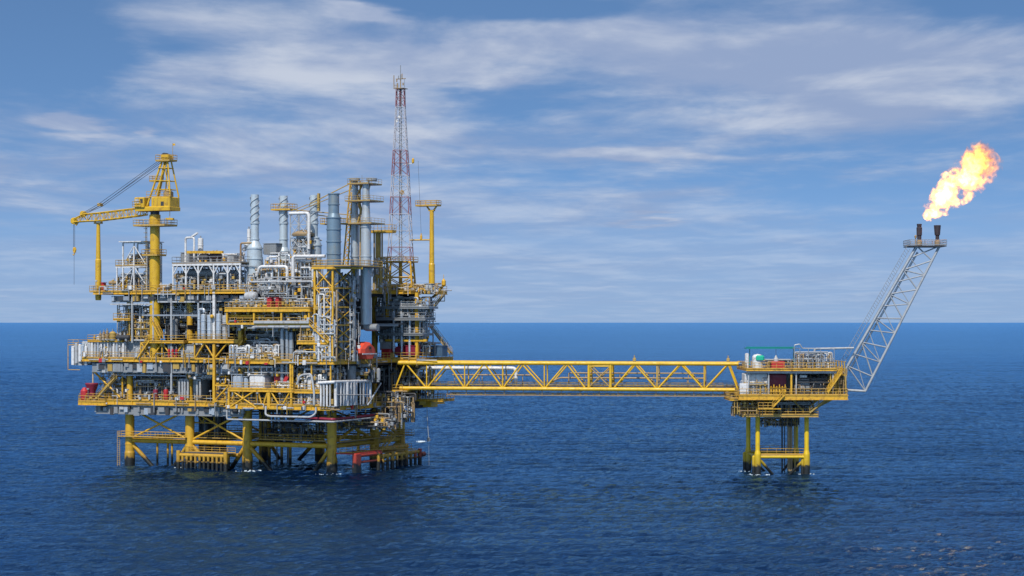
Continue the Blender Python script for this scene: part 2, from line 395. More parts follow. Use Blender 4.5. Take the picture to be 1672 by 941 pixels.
bay(310, 350, 690, 655, 8, xs='k'); bay(152, 200, 652, 606, -1, xs='x', r=.22, post=.25); bay(198, 245, 652, 620, 3, xs='x', r=.2, post=.25)
bay(478, 540, 640, 590, -8.9, n=2, xs=False, post=.24); bay(230, 300, 586, 560, -2.5, n=2, xs='k', post=.22)
# small yellow balconies: px range, row of the deck, V front, V back
def balcony(px0, px1, py, V, V1, m='yellow', gh=.6, rail_m='yellow_rail', front=True):
    a, b = F0.q(px0, py, V), F0.q(px1, py, V); z = a[2]; U0, U1 = a[0], b[0]
    d = MB().box((U0, V, z-.12), (U1, V1, z)).build('balcony', 'grating', plat)
    g = MB().ibeam((U0, V-.02, z-gh/2-.02), (U1, V-.02, z-gh/2-.02), .3, gh); g.ibeam((U0, V, z-gh/2-.02), (U0, V1, z-gh/2-.02), .28, gh*.98); g.ibeam((U1, V, z-gh/2-.02), (U1, V1, z-gh/2-.02), .28, gh*.98)
    g.build('edge_girder', m, d)
    MB().rail([(U0, V1, z), (U0, V, z), (U1, V, z), (U1, V1, z)]).build('railing', rail_m, d)
    return U0, U1, z
BAL = {}
BAL['tanks'] = balcony(308, 395, 555, -5.2, 1.0)
BAL['b'] = balcony(373, 479, 634, -9.2, -2)
BAL['b2'] = balcony(481, 522, 637, -9.0, -2)
BAL['d'] = balcony(367, 506, 503, -9.3, 0.8, gh=.75)
BAL['e'] = balcony(485, 537, 557, -9.1, -3)
BAL['encl'] = balcony(143, 200, 556, -2.5, 3, gh=.3)
BAL['pump'] = balcony(128, 172, 655, -3.6, 2, gh=.8)
BAL['west'] = balcony(185, 212, 521, -2.6, 2, gh=.3)
balcony(440, 500, 448, 2, 7, gh=.3); balcony(398, 440, 462, 1, 5, gh=.3); balcony(455, 512, 470, .6, 5, gh=.35)
balcony(236, 300, 557, -3.2, 3, gh=.4)
balcony(614, 694, 520, 14.6, 19, m='grey', gh=.4, rail_m='galv'); balcony(614, 690, 545, 14.8, 19, m='grey', gh=.35, rail_m='galv'); balcony(618, 700, 502, 15, 19, m='galv', gh=.3, rail_m='galv')
# braced tower carrying the big exhaust, seen from two sides
tw = MB(); TU0, TU1, TV0, TV1 = 1.5, 5.4, -9.0, -1.1
tz = [21.8, 25.3, 28.4, 31.8, 35.4, 39.3]
for u in (TU0, TU1):
    for v in (TV0, TV1): tw.beam((u, v, ZC), (u, v, 39.3), .36)
for z in tz[1:]:
    tw.beam((TU0, TV0, z), (TU1, TV0, z), .3); tw.beam((TU0, TV1, z), (TU1, TV1, z), .3)
    tw.beam((TU0, TV0, z), (TU0, TV1, z), .29); tw.beam((TU1, TV0, z), (TU1, TV1, z), .29)
for a, b in zip(tz[:-1], tz[1:]):
    tw.cross((TU0, TV0, a), (TU1, TV0, a), (TU1, TV0, b), (TU0, TV0, b), .13)
    tw.cross((TU1, TV0, a), (TU1, TV1, a), (TU1, TV1, b), (TU1, TV0, b), .13)
    tw.cross((TU0, TV1, a), (TU1, TV1, a), (TU1, TV1, b), (TU0, TV1, b), .1)
tw.build('braced_tower', 'yellow', plat)
td = MB().box((TU0-.4, TV0-.4, 39.33), (9.5, 3, 39.5)).build('tower_deck', 'grating', plat)
MB().beam((TU0-.4, TV0-.42, 39.15), (TU1+.3, TV0-.42, 39.15), .2, .45).beam((TU1+.3, TV0-.42, 39.15), (9.5, -5, 39.15), .2, .45).build('edge_girder', 'yellow', td)
MB().rail([(TU0-.4, 2, 39.5), (TU0-.4, TV0-.4, 39.5), (TU1+.3, TV0-.4, 39.5), (9.4, TV0-.4, 39.5), (9.4, 3, 39.5)]).build('railing', 'yellow_rail', td)
# added dark walls that stand in for the shade deep in the inner bays
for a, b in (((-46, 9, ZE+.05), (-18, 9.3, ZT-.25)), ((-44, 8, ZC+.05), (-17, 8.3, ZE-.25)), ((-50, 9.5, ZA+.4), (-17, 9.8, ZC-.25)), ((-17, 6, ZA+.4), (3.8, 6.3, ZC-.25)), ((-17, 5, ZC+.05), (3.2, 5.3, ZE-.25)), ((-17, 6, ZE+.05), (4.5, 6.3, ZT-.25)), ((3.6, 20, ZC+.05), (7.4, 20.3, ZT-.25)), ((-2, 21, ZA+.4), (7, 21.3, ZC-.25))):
    MB().box(a, b).build('added_wall', 'wall', plat)
# flat pipe run hung under the lowest bay
hp = MB()
hp.sweep([(-17.9, -9.2, ZA-.9), (-17.9, -9.2, ZA-2.7), (5.7, -9.2, ZA-2.7), (5.9, 17, ZA-2.4)], .17)
hp.sweep([(-9, -9.4, ZA), (-9, -9.6, ZA-1.6), (-8, -9.8, ZA-1.9), (1, -9.8, ZA-1.9), (2, -9.5, ZA-1.2), (2, -9.4, ZA)], .2)
hp.build('drain_pipe', 'pale', plat)
MB().sweep([(-10, -6, ZA-1.9), (5.2, -8.6, ZA-2.3), (5.3, 17, ZA-2.0)], .28).build('fire_water_main', 'maroon', plat)
ub = MB()
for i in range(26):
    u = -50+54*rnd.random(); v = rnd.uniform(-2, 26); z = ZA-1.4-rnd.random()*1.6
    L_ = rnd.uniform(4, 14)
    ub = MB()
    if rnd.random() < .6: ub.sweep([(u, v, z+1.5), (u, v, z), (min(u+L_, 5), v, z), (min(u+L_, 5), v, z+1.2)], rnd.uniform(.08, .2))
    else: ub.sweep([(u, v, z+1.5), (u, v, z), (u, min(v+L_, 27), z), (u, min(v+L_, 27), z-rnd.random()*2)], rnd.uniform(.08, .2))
    ub.build('hanging_pipe', 'shaded_underside' if i % 3 else 'grey', plat)

# ------------------------------------------------------------------ stairs
def stairway(label, p, q, w=.9, m='yellow_rail', fr=F0, side=(0,1,0), base=None):
    p, q, sd = Vector(p), Vector(q), Vector(side)*w
    t = thing('stairway', label, 'stairs', tuple(p), fr)
    for o in (Vector((0,0,0)), sd):
        MB().beam(p+o, q+o, .08, .28).build('stringer', m, t)
        h = MB(); L_ = (q-p).length; n = max(2, int(L_/1.5))
        for i in range(n+1):
            a = p.lerp(q, i/n)+o; h.tube(a, a+Vector((0,0,1.05)), .045, n=4)
        h.tube(p+o+Vector((0,0,1.05)), q+o+Vector((0,0,1.05)), .05, n=4); h.tube(p+o+Vector((0,0,.55)), q+o+Vector((0,0,.55)), .04, n=4)
        h.build('handrail', m, t)
    tr = MB(); n = max(3, int(abs(q.z-p.z)/.22))
    for i in range(n):
        a = p.lerp(q, (i+.5)/n); tr.beam(a+sd*.02, a+sd*.98, .26, .04)
    tr.build('tread', 'grating', t)
    return t
Q = F0.q
stairway('long ochre outside staircase beside the rear red containers', F0.q(735, 578, 27), F0.q(697, 527, 27), m='ochre')
stairway('short ochre flight hanging under the lamp horn of the weather deck', F0.q(692, 520, 22), F0.q(722, 482, 22), m='ochre')
stairway('yellow stair rising to the crane pedestal landing from main deck', F0.q(262, 553, -3), F0.q(246, 522, -3), m='yellow')
stairway('steep yellow stair below the crane pedestal between cellar and main deck', F0.q(224, 585, -3.4), F0.q(243, 557, -3.4), m='yellow')
stairway('ochre stair climbing from the low pump balcony at platform end', F0.q(158, 650, -3.3), F0.q(186, 618, -3.3), m='ochre')
stairway('yellow stair behind the X braced post below silver columns', F0.q(372, 590, -5.5), F0.q(396, 556, -5.5), m='yellow')
stairway('yellow stair beside the tall braced exhaust tower', F0.q(536, 560, -9.5), F0.q(505, 530, -9.5), m='yellow')
stairway('yellow stair dropping from main deck toward bridge landing', QU_ if False else F0.qu(610, 612, 6.2), F0.qu(590, 588, 6.2), m='yellow', side=(1,0,0))

# ================================================================== MAIN CRANE
cb = F0.q(253, 478, -3.6)
CUx, CV = F0.u(253, -1.6), -1.6
crane = thing('pedestal_crane', 'yellow pedestal crane with lattice boom laid down toward a slim rest post', 'crane', (CUx, CV, ZC))
def cz(py): return F0.q(253, py, CV)[2]
mpp = F0.m(253, CV)
pm = MB(); pm.lathe((CUx, CV, 0), [(1.0, ZC), (1.0, cz(560)), (1.08, cz(555)), (1.08, cz(420)), (.98, cz(418)), (.98, cz(368)), (1.12, cz(366)), (1.12, cz(351))], 24); pm.build('pedestal', 'yellow_crane', crane)
MB().lathe((CUx, CV, cz(351)), [(.9, 0), (.9, .7), (1.5, .75), (1.5, 1.0)], 20).build('slew_ring', 'dark', crane)
def cp(px, py, dv=0): a = F0.q(px, py, CV); return (a[0], CV+dv, a[2])
def cplat(px0, px1, py, hw, h=1.1):
    a, b = cp(px0, py), cp(px1, py)
    d = MB().box((a[0], CV-hw, a[2]-.2), (b[0], CV+hw, a[2])).build('platform', 'ochre', crane)
    MB().rail([(a[0], CV-hw, a[2]), (b[0], CV-hw, a[2]), (b[0], CV+hw, a[2]), (a[0], CV+hw, a[2])], h=h, step=1.2, closed=True).build('railing', 'yellow_rail', d)
cplat(228, 279, 369, 2.2); cplat(239, 264, 417, 1.6)
ld = MB()
for s_ in (0, .5): ld.tube((CUx-1.6+s_*.6, CV-.9, cz(478)), (CUx-1.6+s_*.6, CV-.9, cz(369)), .06, n=4)
for i in range(48): ld.tube((CUx-1.6, CV-.9, cz(478)+i*.28), (CUx-1.3, CV-.9, cz(478)+i*.28), .03, n=4)
for i in range(16): ld.lathe((CUx-1.45, CV-1.2, cz(478)+i*.85), [(.38, 0), (.38, .06)], 8)
ld.build('caged_ladder', 'ochre', crane)
# slewing house
a, b = cp(229, 345), cp(286, 340)
MB().bevbox((a[0], CV-2.0, a[2]-.1), (b[0], CV+2.0, cz(338)), .2).build('slew_deck', 'yellow_crane', crane)
a = cp(255, 339); b = cp(285.5, 322)
hs = MB().bevbox((a[0], CV-1.8, a[2]), (b[0], CV+1.8, b[2]), .15).build('machinery_house', 'yellow_crane', crane)
w0, w1 = cp(271, 337), cp(276, 330); MB().box((w0[0], CV-1.84, w0[2]), (w1[0], CV-1.805, w1[2])).build('vent', 'dark', hs)
for px in (259, 265, 281): 
    w0, w1 = cp(px, 336), cp(px+.7, 325); MB().box((w0[0], CV-1.85, w0[2]), (w1[0], CV-1.805, w1[2])).build('stiffener', 'ochre', hs)
a = cp(230, 340); b = cp(246, 323)
cab = MB().bevbox((a[0], CV-2.3, a[2]), (b[0], CV-.3, b[2]), .12).build('operator_cab', 'yellow_crane', crane)
w0, w1 = cp(232, 333), cp(238, 326); MB().box((w0[0], CV-2.33, w0[2]), (w1[0], CV-2.303, w1[2])).build('window', 'pale', cab)
w0, w1 = cp(239.5, 333), cp(244, 326); MB().box((w0[0], CV-2.33, w0[2]), (w1[0], CV-2.303, w1[2])).build('window', 'dark', cab)
rl = MB(); a, b = cp(229, 339), cp(286, 339)
rl.rail([(a[0]-.2, CV+.2, a[2]), (a[0]-.2, CV-2.4, a[2]), (a[0]+1.8, CV-2.4, a[2])], step=1); a2, b2 = cp(247, 323), cp(286, 322)
rl.rail([(a2[0], CV-1.7, a2[2]), (b2[0], CV-1.7, b2[2])], step=1.1); rl.build('railing', 'yellow_rail', crane)
MB().lathe((cp(275, 322)[0], CV, cz(322)-.05), [(1.0, 0), (1.0, .9), (.5, 1.3), (.5, 1.6)], 12).build('winch_drum', 'bronze', crane)
# A-frame (gantry)
top = cp(272, 257)
for (px, py, dv, tx, r) in ((248, 337, -1.6, 269, .2), (248, 337, 1.6, 269, .2), (285, 322, -1.5, 276, .16), (285, 322, 1.5, 276, .16), (262, 330, -1.5, 272, .13), (262, 330, 1.5, 272, .13)):
    MB().tube(cp(px, py, dv), cp(tx, 258, dv*.35), r, n=8).build('gantry_leg', 'yellow_crane', crane)
gx = MB()
for py, p0, p1 in ((310, 254, 282), (296, 257.5, 280.5), (275, 264, 278)):
    for dv in (-1.1, 1.1): gx.tube(cp(p0, py, dv), cp(p1, py, dv), .1, n=6)
    gx.tube(cp(p0, py, -1.1), cp(p0, py, 1.1), .1, n=6); gx.tube(cp(p1, py, -1.1), cp(p1, py, 1.1), .1, n=6)
gx.tube(cp(259, 318, -1.2), cp(276, 262, -.5), .13, n=6); gx.tube(cp(281, 310, -1.2), cp(269, 262, -.5), .1, n=6)
gx.build('gantry_tie', 'yellow_crane', crane)
cplat(260, 283, 263, 1.3); cplat(249, 262, 296, 1.1, .95); 
MB().bevbox(cp(266, 260, -.8), cp(278, 253, .8), .12).build('sheave_head', 'yellow_crane', crane)
sv = MB()
for dv in (-.4, 0, .4): sv.lathe(cp(270, 256, dv-.1), [(.75, 0), (.75, .18)], 14, axis=(0,1,0))
sv.build('sheave', 'dark', crane)
fl = MB().tube(cp(282, 262), cp(282, 234), .05, n=5).build('flag_pole', 'ochre', crane)
fa, fb = cp(282.5, 238), cp(286, 234.5); MB().bevbox((fa[0], CV-.05, fa[2]), (fb[0], CV+.05, fb[2]), .02).build('flag', 'yellow', fl)
MB().beam(cp(276, 358, -1.0), cp(288, 358, -1.0), .5, .35).tube(cp(282, 358, -1), cp(282, 346, -1), .06).build('davit', 'yellow_crane', crane)
# boom
def lattice(t, pa, pb, wa, wb, n, rc, rb, m, up=(0,0,1), side=(0,1,0), ends=True):
    """Four chord lattice between stations; pa/pb: lower and upper ends as lists of (low, high) points."""
    ch = []
    for (lo, hi, w) in pa: ch.append([Vector(lo)-Vector(side)*w, Vector(lo)+Vector(side)*w, Vector(hi)+Vector(side)*w, Vector(hi)-Vector(side)*w])
    return ch
st = []
for px, pyl, pyh, w in ((240, 351, 345, .25), (225, 353, 340.5, .8), (160, 361, 348.5, .8), (140, 361.5, 350, .7), (121, 363, 358, .3)):
    lo, hi = cp(px, pyl), cp(px, pyh); st.append((lo, hi, w))
sta = []
for (l0, h0, w0), (l1, h1, w1), n in zip(st[:-1], st[1:], (2, 10, 3, 3)):
    for i in range(n):
        t_ = i/n; sta.append((Vector(l0).lerp(Vector(l1), t_), Vector(h0).lerp(Vector(h1), t_), w0+(w1-w0)*t_))
sta.append((Vector(st[-1][0]), Vector(st[-1][1]), st[-1][2]))
C4 = [[l-Vector((0,w,0)), l+Vector((0,w,0)), h+Vector((0,w,0)), h-Vector((0,w,0))] for l, h, w in sta]
boom = MB()
for k in range(4):
    for A, B in zip(C4[:-1], C4[1:]): boom.tube(A[k], B[k], .13, n=6, caps=False)
boom_o = boom.build('boom', 'yellow_crane', crane)
lace = MB()
for i, (A, B) in enumerate(zip(C4[:-1], C4[1:])):
    for k in range(4):
        j = (k+1) % 4
        lace.tube(A[k], B[j], .07, n=5) if i % 2 else lace.tube(A[j], B[k], .07, n=5)
        if k % 2: lace.tube(A[k], A[j], .06, n=5)
lace.build('lacing', 'yellow_crane', boom_o)
bt = MB(); bt.bevbox(cp(117, 364.5, -.4), cp(123, 357, .4), .1); bt.lathe(cp(121, 361, -.3), [(.7, 0), (.7, .6)], 14, axis=(0,1,0)); bt.lathe(cp(136, 349.5, -.4), [(.6, 0), (.6, .8)], 12, axis=(0,1,0)); bt.beam(cp(128, 362), cp(124, 368), .25, .3)
bt.build('boom_tip', 'yellow_crane', boom_o)
pr = MB()
for dv, y0, y1 in ((-.6, 262, 333), (.6, 262, 333), (-.2, 265.5, 335.5), (.4, 268, 337)):
    pr.tube(cp(262 if y0 < 264 else 264, y0, dv*.6), cp(165, y1, dv), .05, n=5); pr.tube(cp(165, y1, dv), cp(137, 349, dv), .05, n=5)
pr.build('pendant_rope', 'cable', crane)
MB().bevbox(cp(161, 337, -.6), cp(166, 332, .6), .1).build('bridle_block', 'ochre', crane)
hk = MB().tube(cp(120, 365), cp(120, 404), .045, n=5).tube(cp(122, 365), cp(122, 404), .045, n=5).tube(cp(121, 413), cp(121, 465), .035, n=5).build('hoist_rope', 'cable', crane)
hb = MB(); c_ = cp(121.7, 408); hb.lathe((c_[0], c_[1]-.15, c_[2]), [(.38, 0), (.45, .15), (.38, .3)], 12, axis=(0,1,0)); hb.bevbox((c_[0]-.28, CV-.22, c_[2]-.6), (c_[0]+.28, CV+.22, c_[2]+.5), .08); hb.sweep([(c_[0], CV, c_[2]-.6), (c_[0], CV, c_[2]-.95), (c_[0]-.3, CV, c_[2]-1.15), (c_[0]-.4, CV, c_[2]-.85)], .09)
hb.build('hook_block', 'yellow', crane)

# boom rest beside the crane
br = F0.q(160.5, 470, CV)
rest = thing('boom_rest_post', 'slim tapered yellow post carrying the crane boom tip end', 'boom rest', (br[0], CV, ZT-2))
def bz(py): return F0.q(160.5, py, CV)[2]
MB().lathe((br[0], CV, 0), [(.55, ZT-1.8), (.62, ZT-1.2), (.62, bz(425)), (.5, bz(423)), (.37, bz(366))], 16).build('post', 'yellow_crane', rest)
MB().beam((br[0]-.8, CV, bz(364.5)), (br[0]+.8, CV, bz(364.5)), .9, .3).beam((br[0]-.75, CV, bz(364)), (br[0]-.85, CV, bz(361.5)), .5, .15).beam((br[0]+.75, CV, bz(364)), (br[0]+.85, CV, bz(361.5)), .5, .15).build('saddle', 'ochre', rest)
rd = MB().box((br[0]-1.3, CV-1.2, ZT-.2), (br[0]+1.8, CV+.5, ZT-.02)).build('ledge', 'ochre', rest)
MB().rail([(br[0]-1.3, CV+.5, ZT), (br[0]-1.3, CV-1.2, ZT), (br[0]+1.8, CV-1.2, ZT)], step=.9).build('railing', 'yellow_rail', rd)

# second boom rest, with a side arm and hook, at the other end
V2 = 24.0
b2 = F0.q(705, 470, V2); z2 = lambda py: F0.q(705, py, V2)[2]
r2 = thing('boom_rest_post', 'tall yellow post with railed lookout on top and a side arm', 'boom rest', (b2[0], V2, ZT))
MB().lathe((b2[0], V2, 0), [(.62, ZT-.3), (.62, z2(432)), (.5, z2(430)), (.42, z2(345))], 16).build('post', 'yellow_crane', r2)
vv = MB()
for s_ in (-1, 1): vv.tube((b2[0]+s_*.3, V2, z2(345)), (b2[0]+s_*1.1, V2, z2(337)), .18)
vv.beam((b2[0]-.6, V2, z2(344)), (b2[0]+.6, V2, z2(344)), .7, .25); vv.build('fork', 'yellow_crane', r2)
lk = MB().box((b2[0]-3.2, V2-1, z2(337)-.02), (b2[0]+1.6, V2+1, z2(337)+.16)).build('lookout', 'ochre', r2)
MB().rail([(b2[0]-3.2, V2-1, z2(335.6)), (b2[0]+1.6, V2-1, z2(335.6)), (b2[0]+1.6, V2+1, z2(335.6)), (b2[0]-3.2, V2+1, z2(335.6))], h=.95, step=1.1, closed=True).build('railing', 'yellow_rail', lk)
MB().tube((b2[0], V2, z2(392)), (b2[0]-5.1, V2, z2(391.5)), .14).build('side_arm', 'yellow_crane', r2)
h2 = thing('crane_hook', 'small ochre hook block hanging on a thin wire above the side arm', 'hook', (b2[0]-2.4, V2, z2(391)))
hx = b2[0]-2.4
m_ = MB().bevbox((hx-.2, V2-.2, z2(390.6)), (hx+.2, V2+.2, z2(384)), .08); m_.sweep([(hx, V2, z2(384)), (hx, V2, z2(381))], .12); m_.build('block', 'yellow', h2)
MB().tube((hx, V2, z2(382)), (hx-.7, V2, z2(262)), .03, n=4).build('wire', 'cable', h2)

# ================================================================== LATTICE RADIO MAST
V3 = 22.0
mc = F0.q(654, 478, V3); mz = lambda py: F0.q(654, py, V3)[2]; mm_ = F0.m(654, V3)
mast = thing('radio_mast', 'tall square lattice mast painted in red and white bands on yellow legs', 'radio mast', (mc[0], V3, ZT))
mrot = R(20)
def mpt(hw, z, k):
    a = mrot + math.pi/4 + k*math.pi/2; return (mc[0]+hw*1.414*math.cos(a), V3+hw*1.414*math.sin(a), z)
def hw_at(py):
    pts = ((478, 28.5), (428, 24), (287, 16.5), (249, 13.9), (174, 9.0), (145, 8.2))
    for (p0, w0), (p1, w1) in zip(pts[:-1], pts[1:]):
        if p0 >= py >= p1: return mm_*0.78*(w0+(w1-w0)*(p0-py)/(p0-p1))
    return mm_*0.78*pts[-1][1]
bands = [(478, 428, 'yellow', 2, .19, .1), (428, 404, 'mast_red', 1, .08, .042), (404, 350, 'mast_pale', 2, .08, .042), (350, 322, 'mast_red', 1, .08, .042), (322, 287, 'mast_pale', 2, .08, .042), (287, 246, 'mast_red', 2, .08, .042), (246, 210, 'mast_pale', 2, .075, .038), (210, 175, 'mast_red', 3, .09, .05), (175, 145, 'mast_red', 2, .075, .042)]
bands[-2] = (210, 175, 'mast_pale', 2, .075, .038)
for p0, p1, m, n, rc, rb in bands:
    x_ = MB()
    for k in range(4):
        s_ = MB()
        for i in range(n):
            a, b = p0+(p1-p0)*i/n, p0+(p1-p0)*(i+1)/n; s_.tube(mpt(hw_at(a), mz(a), k), mpt(hw_at(b), mz(b), k), rc, n=6, caps=False)
        so = s_.build('mast_leg', m, mast)
    for i in range(n):
        a, b = p0+(p1-p0)*i/n, p0+(p1-p0)*(i+1)/n
        ha, hb_ = hw_at(a), hw_at(b)
        for k in range(4):
            x_.tube(mpt(ha, mz(a), k), mpt(hb_, mz(b), (k+1) % 4), rb, n=5, caps=False); x_.tube(mpt(ha, mz(a), (k+1) % 4), mpt(hb_, mz(b), k), rb, n=5, caps=False)
            x_.tube(mpt(hb_, mz(b), k), mpt(hb_, mz(b), (k+1) % 4), rb*1.1, n=5, caps=False)
    x_.build('bracing', m, mast)
md = MB().box((mc[0]-hw_at(428)-.3, V3-hw_at(428)-.3, mz(429)), (mc[0]+hw_at(428)+.3, V3+hw_at(428)+.3, mz(428))).build('mast_platform', 'ochre', mast)
h_ = hw_at(428)+.3; MB().rail([(mc[0]-h_, V3-h_, mz(428)), (mc[0]+h_, V3-h_, mz(428)), (mc[0]+h_, V3+h_, mz(428)), (mc[0]-h_, V3+h_, mz(428))], closed=True, h=1.0).build('railing', 'yellow_rail', md)
MB().tube((mc[0], V3, ZT), (mc[0], V3, mz(428)), .38).build('centre_post', 'yellow', mast)
cl = MB()
for s_ in (-.28, .28): cl.beam((mc[0]+s_, V3, mz(428)), (mc[0]+s_*.6, V3, mz(145)), .14)
for i in range(70): 
    z = mz(428)+(mz(145)-mz(428))*i/70; cl.tube((mc[0]-.25, V3, z), (mc[0]+.25, V3, z), .035, n=4)
cl.build('cable_ladder', 'grey', mast)
for p0, p1 in ((287, 246), (175, 146), (352, 322)): MB().beam((mc[0], V3-.2, mz(p0)), (mc[0], V3-.2, mz(p1)), .45, .1).build('feeder_guard', 'mast_red', mast)
at = MB().box((mc[0]-1.1, V3-1.1, mz(145.5)), (mc[0]+1.1, V3+1.1, mz(144.6))); at.beam((mc[0]-1.0, V3, mz(129)), (mc[0]+1.15, V3, mz(129)), .16); at.tube((mc[0], V3, mz(145)), (mc[0], V3, mz(122)), .12)
at.tube((mc[0]-1.35, V3-.3, mz(142)), (mc[0]-.5, V3, mz(142)), .07); at.tube((mc[0]-1.35, V3-.3, mz(139)), (mc[0]-.5, V3, mz(139)), .07)
at.build('antenna_frame', 'bronze', mast)
for dx, p0, p1, r in ((.15, 130, 107, .07), (-1.35, 143, 123, .09), (-.3, 129, 124, .08), (.5, 129, 121, .1), (1.05, 129, 145, .05), (-.7, 129, 134, .12), (.75, 140, 136, .14), (-.55, 144, 136, .14)):
    MB().tube((mc[0]+dx, V3-.3, mz(p0)), (mc[0]+dx, V3-.3, mz(p1)), r, n=6).build('antenna', 'bronze' if r > .08 else 'grey', mast)
for py, dx, rr, m in ((198, -.35, .35, 'white'), (192, .2, .3, 'white'), (315, .9, .5, 'bronze')):
    MB().lathe((mc[0]+dx, V3-.9, mz(py)), [(.02, .25), (rr*.7, .1), (rr, -.1), (rr*.9, -.12)], 14, axis=(0,1,0)).build('dish', m, mast)
sa = MB().tube((mc[0]+.9, V3-.5, mz(270)), (mc[0]+3.0, V3-.5, mz(268)), .07).build('beacon_arm', 'white', mast)
MB().lathe((mc[0]+3.1, V3-.5, mz(268)), [(.18, 0), (.26, .2), (.26, .8), (.12, 1.05)], 10).build('beacon', 'yellow', sa)

# ================================================================== EXHAUST CHIMNEYS
def chimney(label, px, rows, V, m, strake=None, bands=(), cat='chimney', n=24, ladder=False, band_m=None):
    """rows: (photo row, width in photo px) from the foot up."""
    c = F0.q(px, rows[0][0], V); u = c[0]; s = F0.m(px, V); z = lambda py: F0.q(px, py, V)[2]
    t = thing('exhaust_chimney', label, cat, (u, V, c[2]))
    prof = [(w*s/2, z(py)) for py, w in rows]; r = prof[-1][0]
    prof += [(r*.9, prof[-1][1]), (r*.85, prof[-1][1]-1.2), (.01, prof[-1][1]-1.25)]
    MB().lathe((u, V, 0), prof, n).build('shell', m, t)
    for py, w in bands: MB().lathe((u, V, z(py)), [(w*s/2, 0), (w*s/2+.12, .02), (w*s/2+.12, .22), (w*s/2, .24)], n).build('flange_ring', band_m or m, t)
    if strake:
        p0, p1, w, turns = strake; rr = w*s/2+.09
        for k in range(3):
            sb = MB(); pts = []
            for i in range(40):
                f = i/39; a = 2*math.pi*(turns*f + k/3); pts.append((u+rr*math.cos(a), V+rr*math.sin(a), z(p0)+(z(p1)-z(p0))*f))
            sb.sweep(pts, .06, n=5, bend=0); sb.build('helical_strake', 'pale', t)
    if ladder:
        l = MB(); a = -1.2
        for o in (-.2, .2): l.tube((u-r*.9+o, V-r*.7, z(rows[0][0])), (u-r*.9+o, V-r*.7, z(rows[-1][0])), .05, n=4)
        l.build('ladder', 'ochre', t)
    return t, u, s, z
chimney('slender blue-grey chimney with spiral strakes on a fat white drum, beside white elbow duct', 416, [(470, 25), (407, 25), (404, 24), (394, 14), (392, 13.2), (318, 13.2)], 2.5, 'stack_blue', (366, 322, 13.2, 1.3), ((392, 13.5), (366, 13.5), (407, 25), (424, 25), (438, 25)), ladder=False)
t, u, s, z = chimney('spiral straked chimney passing through a small yellow balcony', 463, [(470, 22), (412, 22), (404, 13.5), (320, 13.2)], 8, 'stack_blue', (368, 323, 13.2, 1.3), ((392, 13.5), (366, 13.5), (412, 22)))
pb = MB().box((u-2.1*1.0, 8-1.4, z(344)), (u+2.3, 8+1.4, z(342.6))).build('platform', 'yellow', t)
MB().rail([(u-2.1, 6.6, z(342.6)), (u+2.3, 6.6, z(342.6)), (u+2.3, 9.4, z(342.6)), (u-2.1, 9.4, z(342.6))], closed=True, step=1.1).build('railing', 'yellow_rail', pb)
chimney('spiral straked chimney with a domed white shoulder, beside the dark steel chimney', 512.5, [(465, 25), (402, 25), (398, 24), (390, 17), (386, 13), (319, 13)], 8, 'stack_blue', (366, 322, 13, 1.3), ((390, 17), (366, 13.4), (402, 25)))
t, u, s, z = chimney('thickest dark steel chimney with a narrower top, rising from the yellow braced tower', 545, [(475, 21), (455, 21), (436, 23), (357, 23), (349, 17.5), (317, 17.5)], -5, 'steel', None, ((357, 23), (376, 23), (396, 23), (416, 23), (318, 17.6), (335, 17.5)))
hb = MB().box((u-2.2, -6.3, z(367)), (u-1.25, -3.9, z(366))).build('side_platform', 'ochre', t)
MB().rail([(u-1.2, -6.3, z(366)), (u-2.2, -6.3, z(366)), (u-2.2, -3.9, z(366)), (u-1.2, -3.9, z(366))], step=.9).build('railing', 'yellow_rail', hb)
t1, u1, s1, z1 = chimney('grey twin chimney tied to a yellow scaffold column, next to dark steel chimney', 579.5, [(492, 13.5), (440, 13.5), (352, 13.2), (350, 11), (296, 11)], 3.0, 'duct', None, ((352, 13.3), (420, 13.5), (330, 11.2), (312, 11.2)))
t2, u2, s2, z2_ = chimney('wider grey chimney reaching down past weather deck to an elbow duct', 597.5, [(530, 18), (440, 18), (372, 16.5), (345, 13), (297, 11)], 1.0, 'duct', None, ((372, 16.8), (420, 17), (440, 18), (480, 18), (505, 18), (330, 12.6)))
MB().sweep([(u2, 1.0, z2_(529)), (u2, 1.0, z2_(535)), (u2+2.6, 1.0, z2_(535))], .7, n=16).build('elbow_duct', 'grey', t2)  # darker grey than the chimney, to make the duct look shaded
# access scaffold round the twin chimneys
sc_ = thing('access_scaffold', 'yellow access scaffold with three landings wrapped round the two grey chimneys', 'scaffold', ((u1+u2)/2, 2, 39.5))
V_ = 0.6
for py, p0, p1 in ((301, 571, 605), (329, 567, 608), (366, 556, 610)):
    a, b = F0.q(p0, py, V_), F0.q(p1, py, V_)
    d = MB().box((a[0], V_-.9, a[2]-.1), (b[0], V_+4.5, a[2])).build('landing', 'bronze', sc_)
    MB().rail([(a[0], 5.1, a[2]), (a[0], V_-.9, a[2]), (b[0], V_-.9, a[2]), (b[0], 5.1, a[2])], step=1.3, h=1.0, r=.032).build('railing', 'ochre', d)
sc_m = MB()
zb = 39.5
for px0, px1 in ((560, 572), (568, 576), (588, 588), (604, 602)):
    for v in (2.6, 4.9):
        a, b = F0.q(px0, 440, v), F0.q(px1, 296, v); sc_m.tube((a[0], v, zb), b, .14, n=6)
